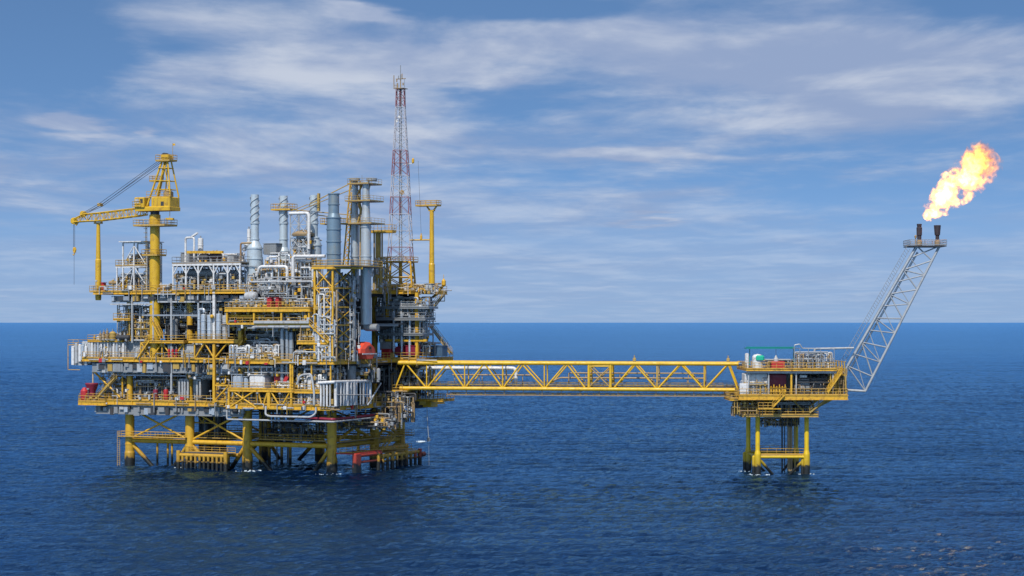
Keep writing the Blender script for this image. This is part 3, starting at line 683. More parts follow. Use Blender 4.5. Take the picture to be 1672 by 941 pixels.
for i in range(11):
    py0, py1 = 436-12.5*i, 436-12.5*(i+1)
    for v in (4.9,):
        l0 = 560+(572-560)*(440-py0)/144; r0 = 570+(577-570)*(440-py0)/144
        l1 = 560+(572-560)*(440-py1)/144; r1 = 570+(577-570)*(440-py1)/144
        sc_m.tube(F0.q(l0, py0, v), F0.q(r1, py1, v), .09, n=5); sc_m.tube(F0.q(r0, py0, v), F0.q(l1, py1, v), .09, n=5); sc_m.tube(F0.q(l0, py0, v), F0.q(r0, py0, v), .08, n=5)
sc_m.build('scaffold_tube', 'yellow_rail', sc_)
zz_ = MB()
for k, (p0, p1, y0, y1) in enumerate(((584, 590, 366, 342), (590, 584, 342, 318), (584, 592, 318, 301), (603, 598, 348, 326), (598, 604, 326, 301))): zz_.beam(F0.q(p0, y0, 2.2), F0.q(p1, y1, 2.2), .4, .2)
zz_.build('ladder_flight', 'ochre', sc_)
for px, p0 in ((573, 296), (601, 296)): MB().lathe(F0.q(px+6, p0, 2), [(.9, 0), (1.05, .1), (1.05, .5), (.9, .6)], 16).build('chimney_collar', 'grey', sc_)
MB().tube(F0.q(591, 300, 2), F0.q(591, 286, 2), .05, n=4).build('lightning_rod', 'grey', sc_)
# second crane: pedestal and railed platform behind, boom lines crossing to the small balcony
t = thing('pedestal_crane', 'smaller ochre crane half hidden behind grey chimneys, its boom pointing across the spiral chimneys', 'crane', F0.q(619, 478, 14))
c = F0.q(617.5, 478, 14); zc = lambda py: F0.q(617.5, py, 14)[2]
MB().tube((c[0], 14, ZT), (c[0], 14, zc(380)), .55, n=12).build('pedestal', 'ochre', t)
for px in (611, 624): MB().tube(F0.q(px, 476, 14), F0.q(px, 381, 14), .16, n=6).build('ladder_post', 'bronze', t)
a, b = F0.q(606, 378, 14), F0.q(643, 378, 14)
pl_ = MB().prism([(a[0], 12.2), (b[0]-1, 12.2), (b[0], 13.4), (b[0], 15), (b[0]-1, 16), (a[0], 16)], a[2]-.35, a[2]).build('platform', 'yellow', t)
MB().rail([(a[0], 12.2, a[2]), (b[0]-1, 12.2, a[2]), (b[0], 13.4, a[2]), (b[0], 15, a[2])], step=.9, h=1.2).build('railing', 'yellow_rail', pl_)
bl = MB()
p, q_ = F0.q(600, 362, 13.6), F0.q(478, 346, 6.5)
bx = MB(); P0 = F0.q(572, 300, 5.8); P1 = F0.q(503, 335, 6.1)
for o in ((0,0,0), (0,.7,.3)): bx.tube(tuple(Vector(P0)+Vector(o)), tuple(Vector(P1)+Vector(o)), .07, n=5)
bx.tube(F0.q(575, 309, 5.8), F0.q(496, 341, 6.2), .09, n=5); bx.tube(F0.q(502, 334, 6.1), F0.q(475, 345, 6.4), .08, n=5); bx.tube(F0.q(497, 341, 6.2), F0.q(480, 347, 6.4), .08, n=5)
bx.build('pendant_rope', 'ochre', t)
MB().tube(P0, F0.q(600, 372, 13.6), .22).build('gantry_leg', 'ochre', t)
for o in (0, 1.0):
    bl.tube(tuple(Vector(p)+Vector((0,0,o))), tuple(Vector(q_)+Vector((0,0,o*.4))), .1, n=5)
bl.build('boom', 'ochre', t)
MB().beam(F0.q(520.5, 345, 7), F0.q(520.5, 316, 7), .55, .4).build('boom_stop', 'ochre', t)

# ================================================================== EQUIPMENT HELPERS
def tank(label, px, py0, py1, w, V, m='white', cat='tank', legs=True, name='vertical_tank', dome=.5, n=18, bandm=None):
    """Upright vessel: py0 foot, py1 top."""
    c = F0.q(px, py0, V); s = F0.m(px, V); u = c[0]; z0 = c[2]; z1 = F0.q(px, py1, V)[2]; r = w*s/2; d = r*dome
    t = thing(name, label, cat, (u, V, z0))
    k = .12*(z1-z0)
    MB().lathe((u, V, 0), [(r*.6, z0+k*.7), (r, z0+k+.05), (r, z1-d)] + [(r*math.cos(a), z1-d+d*math.sin(a)) for a in (.4, .8, 1.2, 1.5)], n).build('shell', m, t)
    MB().lathe((u, V, 0), [(r*.97, z0), (r*.9, z0+k)], n).build('skirt', 'grey', t)
    for f in (.35, .7): MB().lathe((u, V, z0+(z1-z0)*f), [(r, 0), (r+.06, .02), (r+.06, .16), (r, .18)], n).build('stiffening_ring', bandm or m, t)
    MB().tube((u, V, z1-.05), (u, V, z1+.45), .13).build('nozzle', 'grey', t)
    return t
def drum(label, px0, px1, py, rpx, V, m='silver', cat='pressure vessel', axis_v=False, name='pressure_vessel', saddle='grey'):
    a, b = F0.q(px0, py, V), F0.q(px1, py, V); s = F0.m(px0, V); r = rpx*s; L_ = b[0]-a[0]; h = min(r*.5, L_*.2)
    t = thing(name, label, cat, ((a[0]+b[0])/2, V, a[2]-r*1.4))
    prof = [(r*math.sin(x), h-h*math.cos(x)) for x in (.05, .5, 1.0, 1.4)] + [(r, h), (r, L_-h)] + [(r*math.sin(x), L_-h+h*math.cos(x)) for x in (1.4, 1.0, .5, .05)]
    MB().lathe((a[0], V, a[2]), prof, 20, axis=(1,0,0)).build('shell', m, t)
    for f in (.22, .78):
        u = a[0]+L_*f; MB().box((u-.2, V-r*.8, a[2]-r*1.45), (u+.2, V+r*.8, a[2]-r*.55)).build('saddle', saddle, t)
    for f in (.3, .6): MB().tube((a[0]+L_*f, V, a[2]+r*.9), (a[0]+L_*f, V, a[2]+r+.5), .16).build('nozzle', 'pale', t)
    return t
def cabinet(label, px0, px1, py0, py1, V, depth=2.5, m='pale', cat='cabinet', ribs=0, name='equipment_cabinet', door=True, bev=.12, feet=False):
    a, b = F0.q(px0, py1, V), F0.q(px1, py0, V)
    t = thing(name, label, cat, ((a[0]+b[0])/2, V+depth/2, a[2]))
    MB().bevbox((a[0], V, a[2]), (b[0], V+depth, b[2]), bev).build('housing', m, t)
    if ribs:
        r = MB(); n = ribs
        for i in range(n+1):
            u = a[0]+.1+(b[0]-a[0]-.2)*i/n; r.box((u-.06, V-.09, a[2]+.15), (u+.06, V-.003, b[2]-.15))
        r.build('stiffener', m, t)
    if door:
        w = min(.9, (b[0]-a[0])*.4); u = a[0]+(b[0]-a[0])*.62; h = min(2.0, (b[2]-a[2])*.8)
        d = MB().box((u-w/2, V-.05, a[2]+.1), (u+w/2, V-.003, a[2]+h)).build('door', 'grey' if m != 'grey' else 'pale', t)
        MB().box((u+w*.3, V-.1, a[2]+h*.45), (u+w*.4, V-.052, a[2]+h*.55)).build('handle', 'dark', d)
    MB().box((a[0]-.08, V-.12, b[2]+.003), (b[0]+.08, V+depth+.1, b[2]+.1)).build('roof', m, t)
    return t
def skid(label, px, py, w, V, m='bronze', cat='pump', name='pump_skid', hpx=10, mm2='grey'):
    a, b = F0.q(px-w/2, py, V), F0.q(px+w/2, py, V); z = a[2]; L_ = b[0]-a[0]; h = hpx*F0.m(px, V)
    t = thing(name, label, cat, ((a[0]+b[0])/2, V, z))
    MB().box((a[0], V-.6, z), (b[0], V+.8, z+.25)).build('base_frame', 'yellow', t)
    r = min(h*.3, L_*.3)
    MB().lathe((a[0]+L_*.06, V, z+.3+r), [(r*.7, 0), (r, .1), (r, L_*.42), (r*.8, L_*.46)], 14, axis=(1,0,0)).build('motor', m, t)
    MB().lathe((a[0]+L_*.68, V, z+.3+r), [(r*.8, -.4), (r*1.25, -.3), (r*1.25, .3), (r*.8, .4)], 14, axis=(1,0,0)).build('pump_casing', mm2, t)
    MB().sweep([(a[0]+L_*.68, V, z+r), (a[0]+L_*.68, V, z+h), (a[0]+L_*.68, V+1.2, z+h), (a[0]+L_*.68, V+1.2, z)], .16).build('discharge_pipe', 'pale', t)
    return t
PAL = {'K': ['wall']*3+['dark']*2+['grey']*4+['bronze']*2+['ochre'], 'W': ['white']*5+['pale']*4+['galv']*3+['silver']*2+['ochre', 'yellow', 'bronze', 'grey'],  # K: dark tones standing in for shade under and behind the decks
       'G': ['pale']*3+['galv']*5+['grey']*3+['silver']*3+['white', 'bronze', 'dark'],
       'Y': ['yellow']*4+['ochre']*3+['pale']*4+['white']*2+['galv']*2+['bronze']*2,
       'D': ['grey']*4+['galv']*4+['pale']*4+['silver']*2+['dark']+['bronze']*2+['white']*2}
def pipework(label, px0, px1, py0, py1, V, depth, seed, nv=10, nh=7, pal='W', frame=None, rmax=.26, top='ragged', cat='pipework', name='pipework', valves=14, arches=0):
    """Racked process piping between px0..px1 and rows py0 (top)..py1 (foot): risers, headers, valves."""
    g = random.Random(seed); P = PAL[pal]
    a, b = F0.q(px0, py1, V), F0.q(px1, py0, V); U0, U1, z0, z1 = a[0], b[0], a[2], b[2]
    t = thing(name, label, cat, ((U0+U1)/2, V, z0))
    H = z1-z0; Wd = U1-U0; valves = int(valves*1.5); nv = int(nv*DENS); nh = int(nh*DENS*1.15); rmax *= .85
    for i in range(nv):
        u = U0+Wd*(i+g.uniform(.1, .9))/nv; v = V+g.uniform(0, depth)**1.0; r = g.choice((.07, .09, .12, .16, rmax)); zt = z0+H*(g.uniform(.35, 1.0) if top == 'ragged' else g.uniform(.75, 1))
        m = MB(); k = g.random(); d = g.choice((-1, 1))*g.uniform(.8, Wd*.3); u2 = max(U0, min(U1, u+d))
        if k < .4: m.sweep([(u, v, z0), (u, v, zt), (u2, v, zt), (u2, v, z0+(zt-z0)*g.uniform(0, .6))], r)
        elif k < .7: m.sweep([(u, v, z0), (u, v, zt), (u, v+g.uniform(1, 3), zt), (u2, v+g.uniform(1, 3), zt)], r)
        else: m.sweep([(u, v, z0), (u, v, zt)], r)
        for _ in range(g.randint(1, 3)):
            zf = g.uniform(z0+.2, zt-.2); m.lathe((u, v, zf), [(r, 0), (r+.12, 0), (r+.12, .1), (r, .1)], 10)
        m.build('pipe', g.choice(P), t)
    for i in range(nh):
        z = z0+H*(i+g.uniform(.15, .85))/nh; v = V+g.uniform(-.2, depth); r = g.choice((.08, .1, .14, .18, rmax))
        ua, ub_ = sorted((g.uniform(U0, U0+Wd*.55), g.uniform(U0+Wd*.45, U1)))
        if ub_-ua < 1: ub_ = min(U1, ua+2)
        m = MB(); e0, e1 = g.choice((-1, 1, 0, -1))*g.uniform(.5, H*.3), g.choice((-1, 1, -1, 0))*g.uniform(.5, H*.3)
        e0 = max(z0-z, min(z1-z, e0)); e1 = max(z0-z, min(z1-z, e1))
        pts = [(ua, v, z), (ub_, v, z)]
        if abs(e0) > .3: pts.insert(0, (ua, v, z+e0))
        if abs(e1) > .3: pts.append((ub_, v, z+e1))
        m.sweep(pts, r)
        for _ in range(g.randint(1, 3)):
            uf = g.uniform(ua, ub_-.1); m.lathe((uf, v, z), [(r, 0), (r+.11, 0), (r+.11, .1), (r, .1)], 10, axis=(1,0,0))
        m.build('pipe', g.choice(P), t)
    for i in range(arches):
        u = U0+Wd*(i+g.uniform(.1, .5))/arches; w = Wd/arches*g.uniform(.5, .95); v = V-.2+g.uniform(0, depth*.3); r = g.choice((.13, .17, .21)); zt = z0+H*g.uniform(.6, 1)
        MB().sweep([(u, v, z0), (u, v, zt), (u+w*.5, v+g.uniform(-.1, .4), zt+.05), (u+w, v, zt), (u+w, v, z0+g.uniform(0, H*.4))], r, n=10, bend=r*4).build('arched_pipe', g.choice(('white', 'white', 'pale', 'silver')), t)
    for mname, cnt in ((g.choice(('yellow', 'ochre')), valves//2), (g.choice(('grey', 'bronze', 'pale')), valves-valves//2), ('white', valves//3)):
        for _ in range(cnt):
            m = MB()
            u, v, z = g.uniform(U0, U1), V+g.uniform(-.25, depth*.7), g.uniform(z0+.2, z1-.6)
            s_ = g.uniform(.14, .34); m.bevbox((u-s_, v-s_*.8, z-s_), (u+s_, v+s_*.8, z+s_), .06); m.tube((u, v, z+s_), (u, v, z+s_+.3), .05, n=5)
            m.lathe((u, v, z+s_+.28), [(.1, 0), (.26, .02), (.26, .07), (.1, .08)], 8); m.build('valve', mname, t)
    if frame:
        m = MB(); nb = max(2, int(Wd/3.6)); gu = [U0+Wd*(i+(g.uniform(-.25, .25) if 0 < i < nb else 0))/nb for i in range(nb+1)]
        gz = [z0+H*min(1, f+g.uniform(-.09, .09)) for f in (.28, .6, .95)]
        for v in (V-.1+g.uniform(0, .6), V+depth):
            for i, u in enumerate(gu):
                zt = g.choice(gz[1:]+[z1]); m.beam((u, v, z0), (u, v, zt), g.choice((.13, .17, .2)))
                if i < nb:
                    for z in gz:
                        if g.random() < .6: m.beam((u, v, z), (gu[i+1], v, z), .13, .17)
                    if g.random() < .3: m.tube((u, v, z0), (gu[i+1], v, gz[0]), .06, n=5)
        m.build('support_frame', frame, t)
    return t

# ------------------------------------------------------------------ weather deck, crane end
sf = thing('steel_shelter', 'open white steel frame with flat roof and bronze landing beside crane pedestal', 'steel frame', F0.q(212, 477, 1))
m = MB(); a, b = F0.q(191, 476, .5), F0.q(240, 396, .5); U0, U1 = a[0], b[0]; zr = b[2]; zm = F0.q(200, 436, .5)[2]
um = F0.u(219, .5)
for u in (U0+1.5, um, U1): 
    for v in (.5, 5.5): m.beam((u, v, ZT), (u, v, zr), .26)
for u in (U0, ): 
    for v in (.5, 5.5): m.beam((u, v, ZT), (u, v, zm), .22)
for v in (.5, 5.5):
    m.beam((U0-.3, v, zm), (U1, v, zm), .24, .3); m.beam((U0+1.5, v, zr), (U1, v, zr), .22)
    m.tube((U0+1.5, v, zm+.4), (um, v, zr-.6), .1); m.tube((um, v, zr-.6), (U1, v, zm), .1); m.tube((U0, v, ZT+1), (um, v, zm), .09); m.tube((um, v, zm), (U0+3, v, ZT), .09); m.tube((um, v, zm), (U1, v, ZT+1), .09)
m.build('frame', 'white', sf)
MB().box((U0+1.0, -.3, zr+.11), (U1+.2, 6.2, zr+.3)).build('roof', 'white', sf)
d = MB().box((U0-.3, .3, zm+.16), (U1, 5.8, zm+.28)).build('landing', 'bronze', sf)
MB().rail([(U0-.3, 5.6, zm+.28), (U0-.3, .4, zm+.28), (U1, .4, zm+.28)], step=1.1).build('railing', 'ochre', d)
pipework('tangled white and bronze pipes on the landing inside the open steel frame', 204, 238, 412, 434, 1.5, 3, 11, 7, 5, 'W', None, .14)
pipework('pale pipes and valves at the foot of the open steel frame', 188, 240, 446, 476, 1.2, 3, 12, 12, 6, 'W', None, .2)
drum('bronze pressure vessel lying low beside the boom rest post', 178, 204, 462, 3.2, 2, 'bronze')
cabinet('small red hose box standing beside the boom rest post', 164.5, 169, 462, 476, -2.2, 1, 'red', 'hose box', door=False)
skid('bronze motor pump on weather deck just beyond the crane pedestal', 272, 476, 22, -1, hpx=12)
# white portal frame module
pf = thing('portal_frame', 'white knee braced portal frame carrying a railed equipment deck above weather deck', 'steel frame', F0.q(340, 476, -2))
m = MB(); pxs = (283, 304, 324, 349, 372, 392); V = -2.0; zt = F0.q(340, 432, V)[2]
us = [F0.u(p, V) for p in pxs]
for v in (V, V+8):
    for u in us: m.beam((u, v, ZT), (u, v, zt), .28)
    m.beam((us[0]-.2, v, zt), (us[-1]+.2, v, zt), .3, .42)
    for i, u in enumerate(us):
        for d_ in (-1, 1):
            if 0 <= i+d_ < len(us): m.beam((u, v-.02, zt-1.9), (u+d_*1.05, v-.02, zt-.2), .17)
for u in us: m.beam((u, V, zt-.25), (u, V+8, zt-.25), .28, .3)
m.build('frame', 'white', pf)
d = MB().box((us[0]-.2, V-.2, zt+.22), (us[-1]+.2, V+8.2, zt+.36)).build('deck_plate', 'bronze', pf)
MB().rail([(us[0]-.2, V+8, zt+.36), (us[0]-.2, V-.15, zt+.36), (us[-1]+.2, V-.15, zt+.36), (us[-1]+.2, V+8, zt+.36)], h=1.2).build('railing', 'grey', d)
V = 0
drum('long grey pressure vessel under the white portal frame deck', 300, 352, 446, 7, 1.5, 'grey')
drum('shorter silver pressure vessel under the portal frame beside white drum chimney', 358, 388, 450, 6, 2.5, 'silver')
drum('dusky vessel with bronze cladding at crane end of the portal frame', 286, 303, 452, 5.5, 0, 'bronze')
pipework('bronze and grey pipes crowded under the portal frame', 284, 350, 448, 477, -1.2, 5, 21, 16, 6, 'D', None, .22)
pipework('pale pipes under the portal frame next to white drum chimney', 350, 392, 440, 477, -1, 5, 22, 11, 6, 'W', None, .22)
cabinet('grey louvred cooler box on the portal frame deck', 295, 309, 413, 430, 1, 3, 'grey', 'cooler', 4)
t = thing('vent_pipe', 'white gooseneck vent arching above the portal frame deck', 'vent pipe', F0.q(303, 431, 1))
a = F0.q(303, 431, 1); b = F0.q(317, 388, 1)
MB().sweep([a, (a[0], 1, b[2]), (b[0], 1, b[2]), (b[0], 1, a[2])], .22, n=10).build('duct', 'white', t)
MB().beam((b[0]-.5, 1, b[2]+.2), (b[0]+.8, 1, b[2]+.9), .5, .3).build('hood', 'white', t)
tank('plain white cylinder vent standing behind the gooseneck vent', 327.5, 431, 389, 9, 4, 'white', 'vent', dome=.15, name='vent_cylinder')
drum('black generator drum on the portal frame deck under a yellow beam', 326, 342, 421, 6.5, 0, 'dark', 'generator', name='generator', saddle='yellow')
t = drum('dark compressor casing with bronze hood on the portal frame deck', 343, 361, 419, 6.5, .5, 'soot', 'compressor', name='compressor')
MB().beam(F0.q(306, 412, -.5), F0.q(364, 412, -.5), .5, .5).build('lifting_beam', 'yellow', t)
cabinet('pale control cabinet at chimney end of portal frame deck', 370, 381, 417, 430, 0, 2, 'pale')
pipework('fine bronze pipes between machines on the portal frame deck', 310, 390, 414, 430, 2.5, 3, 23, 12, 4, 'D', None, .12, valves=18)
# duct elbow by the white drum
t = thing('inlet_duct', 'white and tan elbow duct hugging the fat white chimney drum', 'duct', F0.q(400, 470, 1))
a, b = F0.q(393, 470, 1.5), F0.q(411, 397, 1.5)
MB().sweep([a, (a[0], 1.5, b[2]), b], .2, n=10).build('riser', 'bronze', t)
for i, (px, py, r) in enumerate(((403, 400, 5), (399, 407, 4), (397, 415, 3.5))): 
    MB().ball(F0.q(px, py, 2.6), r*.118, 12).build('bellows', 'white', t)
tank('thin white standpipe close behind the fat white chimney drum', 406.5, 420, 374, 6, 6, 'white', 'standpipe', dome=.1, name='standpipe')
cabinet('grey air cooler box between the two nearer spiral chimneys', 430, 451, 398, 416, 5, 4, 'grey', 'cooler', 6, door=False)
# central upper piping
pipework('white looping pipes above weather deck between straked chimneys and portal frame', 398, 456, 434, 492, .4, 3, 31, 16, 9, 'W', 'galv', .26, arches=5)
pipework('white and grey risers in front of the middle spiral chimney', 430, 478, 412, 470, 3.5, 3, 32, 14, 8, 'W', None, .24)
pipework('dense pale pipe loops in front of domed spiral chimney', 476, 514, 420, 490, .2, 3, 33, 13, 9, 'W', 'galv', .26, arches=4)
pipework('bronze and grey pipes around the lattice cooling frame foot', 474, 506, 386, 424, 5, 3, 34, 12, 8, 'D', None, .2)
t = thing('pipe_header', 'long white header pipe bending down beside the braced exhaust tower', 'pipe', F0.q(480, 470, -.3))
MB().sweep([F0.q(478.5, 474, -.4), F0.q(478.5, 418.5, -.4), F0.q(531, 418.5, -.4)], .32, n=12).build('pipe', 'white', t)
t = thing('pipe_header', 'white header pipe loop crossing above the upper yellow process balcony', 'pipe', F0.q(425, 470, -.3))
MB().sweep([F0.q(419, 450, -.4), F0.q(424, 435.5, -.4), F0.q(469, 435.5, -.4), F0.q(469, 500, -.4)], .3, n=12).build('pipe', 'white', t)
t = thing('lattice_frame', 'pale lattice frame with a thick white top duct between two spiral chimneys', 'steel frame', F0.q(490, 400, 5))
a, b = F0.q(474, 424, 5), F0.q(503, 348, 5)
m = MB()
for u in (a[0], (a[0]+b[0])/2, b[0]):
    for v in (5, 8): m.beam((u, v, a[2]), (u, v, b[2]), .18)
for i in range(4):
    z0_, z1_ = a[2]+(b[2]-a[2])*i/4, a[2]+(b[2]-a[2])*(i+1)/4
    um = (a[0]+b[0])/2
    m.cross((a[0], 5, z0_), (um, 5, z0_), (um, 5, z1_), (a[0], 5, z1_), .07); m.cross((um, 5, z0_), (b[0], 5, z0_), (b[0], 5, z1_), (um, 5, z1_), .07); m.beam((a[0], 5, z1_), (b[0], 5, z1_), .14)
m.build('frame', 'pale', t)
MB().sweep([(b[0]+.2, 5, a[2]+2), (b[0]+.2, 5, b[2]), (a[0]-.2, 5, b[2])], .33, n=10).build('duct', 'white', t)
g_ = F0.q(489, 383, 5); MB().lathe((g_[0], 6.5, g_[2]), [(2.2, -.3), (2.3, 0), (2.3, .2), (1.3, .7), (.4, 1.0)], 14).build('fan_deck', 'bronze', t)
cabinet('white tall cabinet beside the braced exhaust tower top', 507, 517.5, 437, 458, -1, 2, 'white', 'cabinet', bev=.3)
drum('dome ended pale drum at corner of upper yellow process balcony', 400, 420, 484, 7, -4.5, 'pale')
for i, (px, w, lab) in enumerate(((439, 8, 'wider red fire cabinet on the upper yellow process balcony'), (452, 6, 'narrower red fire cabinet on the upper yellow process balcony'))):
    cabinet(lab, px-w/2, px+w/2, 487, 502, -9.15, 1.2, 'red', 'fire cabinet', door=False)
pipework('grey vertical pipes standing on the upper yellow process balcony', 402, 512, 452, 503, -3, 3, 35, 24, 9, 'G', 'pale', .24, valves=26)
pipework('mixed white and yellow pipework hung under upper yellow balcony', 372, 505, 506, 540, -8.2, 4, 36, 26, 9, 'Y', None, .26, valves=34)
t = thing('pipe_header', 'thick white header pipe slung below the upper yellow process balcony', 'pipe', F0.q(465, 536, -8.6))
MB().sweep([F0.q(413, 536, -8.9), F0.q(418, 533.5, -8.9), F0.q(514, 533.5, -8.9), F0.q(517, 560, -8.9)], .34, n=12).build('pipe', 'pale', t)
# ------------------------------------------------------------------ mezzanine bays, crane end
pipework('white vertical pipes under weather deck beside the boom rest post', 190, 244, 497, 545, -1.0, 4, 41, 20, 8, 'G', 'pale', .2)
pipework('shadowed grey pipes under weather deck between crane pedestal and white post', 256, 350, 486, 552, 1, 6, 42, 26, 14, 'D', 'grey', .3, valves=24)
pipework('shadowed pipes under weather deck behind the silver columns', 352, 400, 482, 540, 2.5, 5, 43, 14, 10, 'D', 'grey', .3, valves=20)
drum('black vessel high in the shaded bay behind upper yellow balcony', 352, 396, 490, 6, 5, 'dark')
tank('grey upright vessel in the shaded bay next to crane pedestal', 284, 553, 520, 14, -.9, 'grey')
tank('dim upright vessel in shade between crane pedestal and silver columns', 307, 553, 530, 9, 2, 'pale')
t = thing('pipe_beam_rack', 'pale horizontal beams hung in front of shaded bay under weather deck', 'pipe support', F0.q(290, 515, -2.4))
for py, p0, p1 in ((493, 258, 350), (515, 232, 350), (497, 180, 250)): MB().beam(F0.q(p0, py, -2.6), F0.q(p1, py, -2.6), .22, .3).build('beam', 'pale' if py != 515 else 'galv', t)
pipework('grey pipes and hoses at main deck front between crane pedestal and grey cabinet', 246, 348, 560, 585, -.6, 2.5, 141, 18, 7, 'G', None, .18, valves=20)
pipework('bronze and grey pipes at front of cellar deck before the red drums', 205, 290, 620, 654, .2, 3, 142, 20, 7, 'D', 'bronze', .18, valves=22)
pipework('pipes crowded under main deck girder next to the braced post', 300, 372, 590, 620, -1.8, 4, 143, 20, 8, 'D', None, .2, valves=18)
pipework('grey risers in shaded bay just below weather deck girder', 256, 392, 490, 520, -.8, 2.5, 144, 26, 7, 'D', None, .18, valves=20)
pipework('yellow and grey scaffold of pipes above enclosure roof beside crane pedestal', 212, 246, 522, 558, -2, 3, 145, 12, 8, 'Y', 'ochre', .16, valves=18)
pipework('pale service pipes rising on outer face of braced exhaust tower', 512, 548, 470, 590, -9.3, 1.2, 146, 9, 12, 'W', None, .16, valves=18)
pipework('grey and tan service pipes on the upper process balcony front', 372, 506, 486, 503, -7.8, 3, 147, 26, 4, 'W', None, .14, valves=24)
pipework('thin ochre rods and hoses beside upper balcony and exhaust tower', 488, 520, 504, 560, -8.8, 2, 148, 12, 8, 'Y', 'ochre', .14, valves=14)
# silver columns on the yellow tank balcony
U0, U1, zt = BAL['tanks']
for i, (px, w, top, lab) in enumerate(((325, 5, 508, 'thin silver column with a hooked top pipe on the tank balcony'), (332.5, 9, 513, 'stout silver column next to the hook topped thin one'), (342.5, 9, 514, 'silver column just before the tall white deck post'), (357.5, 9.5, 512, 'silver column just past the tall white deck post'), (368, 10, 515, 'widest dull column at inner end of the silver column line'))):
    t = tank(lab, px, 554, top, w, -3.2, 'silver' if i < 4 else 'pale', 'column', name='process_column', dome=.25)
    if i == 0:
        a = F0.q(325, 512, -3.2); MB().sweep([a, (a[0], -3.2, a[2]+.8), (a[0]+1.2, -3.2, a[2]+.8), (a[0]+1.2, -3.2, a[2]+.2)], .3).build('hook_pipe', 'silver', t)
MB().ball(F0.q(346, 517, -3.6), .4).build('lamp_globe', 'yellow', t)
# ------------------------------------------------------------------ main deck, crane end
t = thing('enclosure', 'big white ribbed machinery enclosure at the crane end of main deck', 'enclosure', F0.q(190, 584, -2))
a, b = F0.q(133, 584, -2.2), F0.q(205, 558, -2.2)
MB().bevbox((a[0], -2.2, a[2]), (b[0], 9, b[2]), .15).build('housing', 'pale', t)
g = random.Random(5)
for i in range(14):
    u = a[0]+.3+(b[0]-a[0]-.9)*i/13; w = g.uniform(.25, .7); zlo = a[2]+g.uniform(0, .5)
    MB().bevbox((u, -2.55, zlo), (u+w, -2.205, b[2]-g.uniform(.05, .5)), .05).build('panel', g.choice(('white', 'white', 'white', 'pale', 'silver')), t)
[MB().bevbox((a[0]-2.2+.8*i, -2.75+.09*(i % 3), a[2]-1.5+.35*((i*5) % 4)), (a[0]-1.52+.8*i, -2.25, b[2]-1.0+.22*((i*3) % 4)), .1).build('end_panel', ('white', 'pale', 'white', 'silver', 'white', 'pale')[i], t) for i in range(6)]; MB().bevbox((a[0]-2.2, -2.2, a[2]-1.6), (a[0]-.02, 6, b[2]-.7), .2).build('end_box', 'pale', t)
m = MB(); m.rail([(a[0]-3.2, 6, b[2]-.8), (a[0]-3.2, -2.4, b[2]-.8), (a[0]-.5, -2.6, b[2]-.8)]); m.rail([(a[0]-3.2, -2.4, a[2]-2.2), (a[0]-3.2, -2.4, a[2]+1)]); 
m.tube((a[0]-3.2, -2.4, a[2]-2.5), (a[0]-3.2, -2.4, b[2]-.8), .08); m.tube((a[0]-3.2, -2.4, a[2]-2.5), (a[0]-.2, -2.4, a[2]-2.5), .07); m.build('railing', 'yellow_rail', t)
cabinet('flat grey panel wall cabinet beside the white ribbed enclosure', 206, 236, 558, 584, -1.4, 4, 'grey', 'cabinet')
tank('olive domed vent cap on top of the white ribbed enclosure', 184, 556, 541, 12, -2.5, 'ochre', 'vent', name='domed_vent', dome=.9)
drum('black filter drum on enclosure roof beside olive domed vent', 190, 212, 551, 4.0, -2.9, 'dark', 'filter drum', name='filter_drum')
g = random.Random(8)
for i, lab in enumerate(('shortest tan exhaust stub at the outer end of enclosure roof', 'second tan exhaust stub on enclosure roof, slightly taller', 'third tan exhaust stub on enclosure roof, beside domed vent')):
    tank(lab, 164+5.5*i, 556, 544-2*i, 4.2, -3.6, 'bronze', 'exhaust stub', name='exhaust_stub', dome=.2)
pipework('pale filter pipes rising behind the enclosure roof', 198, 226, 524, 556, 0, 3, 44, 10, 5, 'W', None, .3)
pipework('tan pipes and rails crowded on enclosure roof', 150, 200, 546, 557, -1, 3, 45, 12, 3, 'Y', None, .12, valves=12)
cabinet('light grey square cabinet standing on main deck beside red posts', 294, 317, 564, 585, -2.2, 2.2, 'pale', 'cabinet', door=False, bev=.25)
for i, (px, lab) in enumerate(((276, 'red hydrant post on main deck, first from the crane pedestal'), (282, 'red hydrant post on main deck, middle of the three'), (288, 'red hydrant post on main deck, beside light grey cabinet'))):
    tank(lab, px, 585, 570, 4, -2.75, 'red', 'hydrant', name='fire_hydrant', dome=.4, n=10)
pipework('yellow and bronze hoses and pipes at foot of crane pedestal', 222, 274, 565, 585, -1.5, 3, 46, 14, 5, 'Y', None, .16)
pipework('dim pipes inside main deck bay behind light grey cabinet', 256, 345, 556, 584, 1, 6, 47, 18, 6, 'D', None, .24)
pipework('fine pipes slung below main deck girder at crane end', 160, 350, 592, 614, -1.6, 4, 48, 26, 6, 'G', None, .2, valves=18)
cabinet('grey box cabinet hung under main deck between crane end columns', 258, 296, 592, 602, -2, 2, 'pale', 'cabinet', door=False)
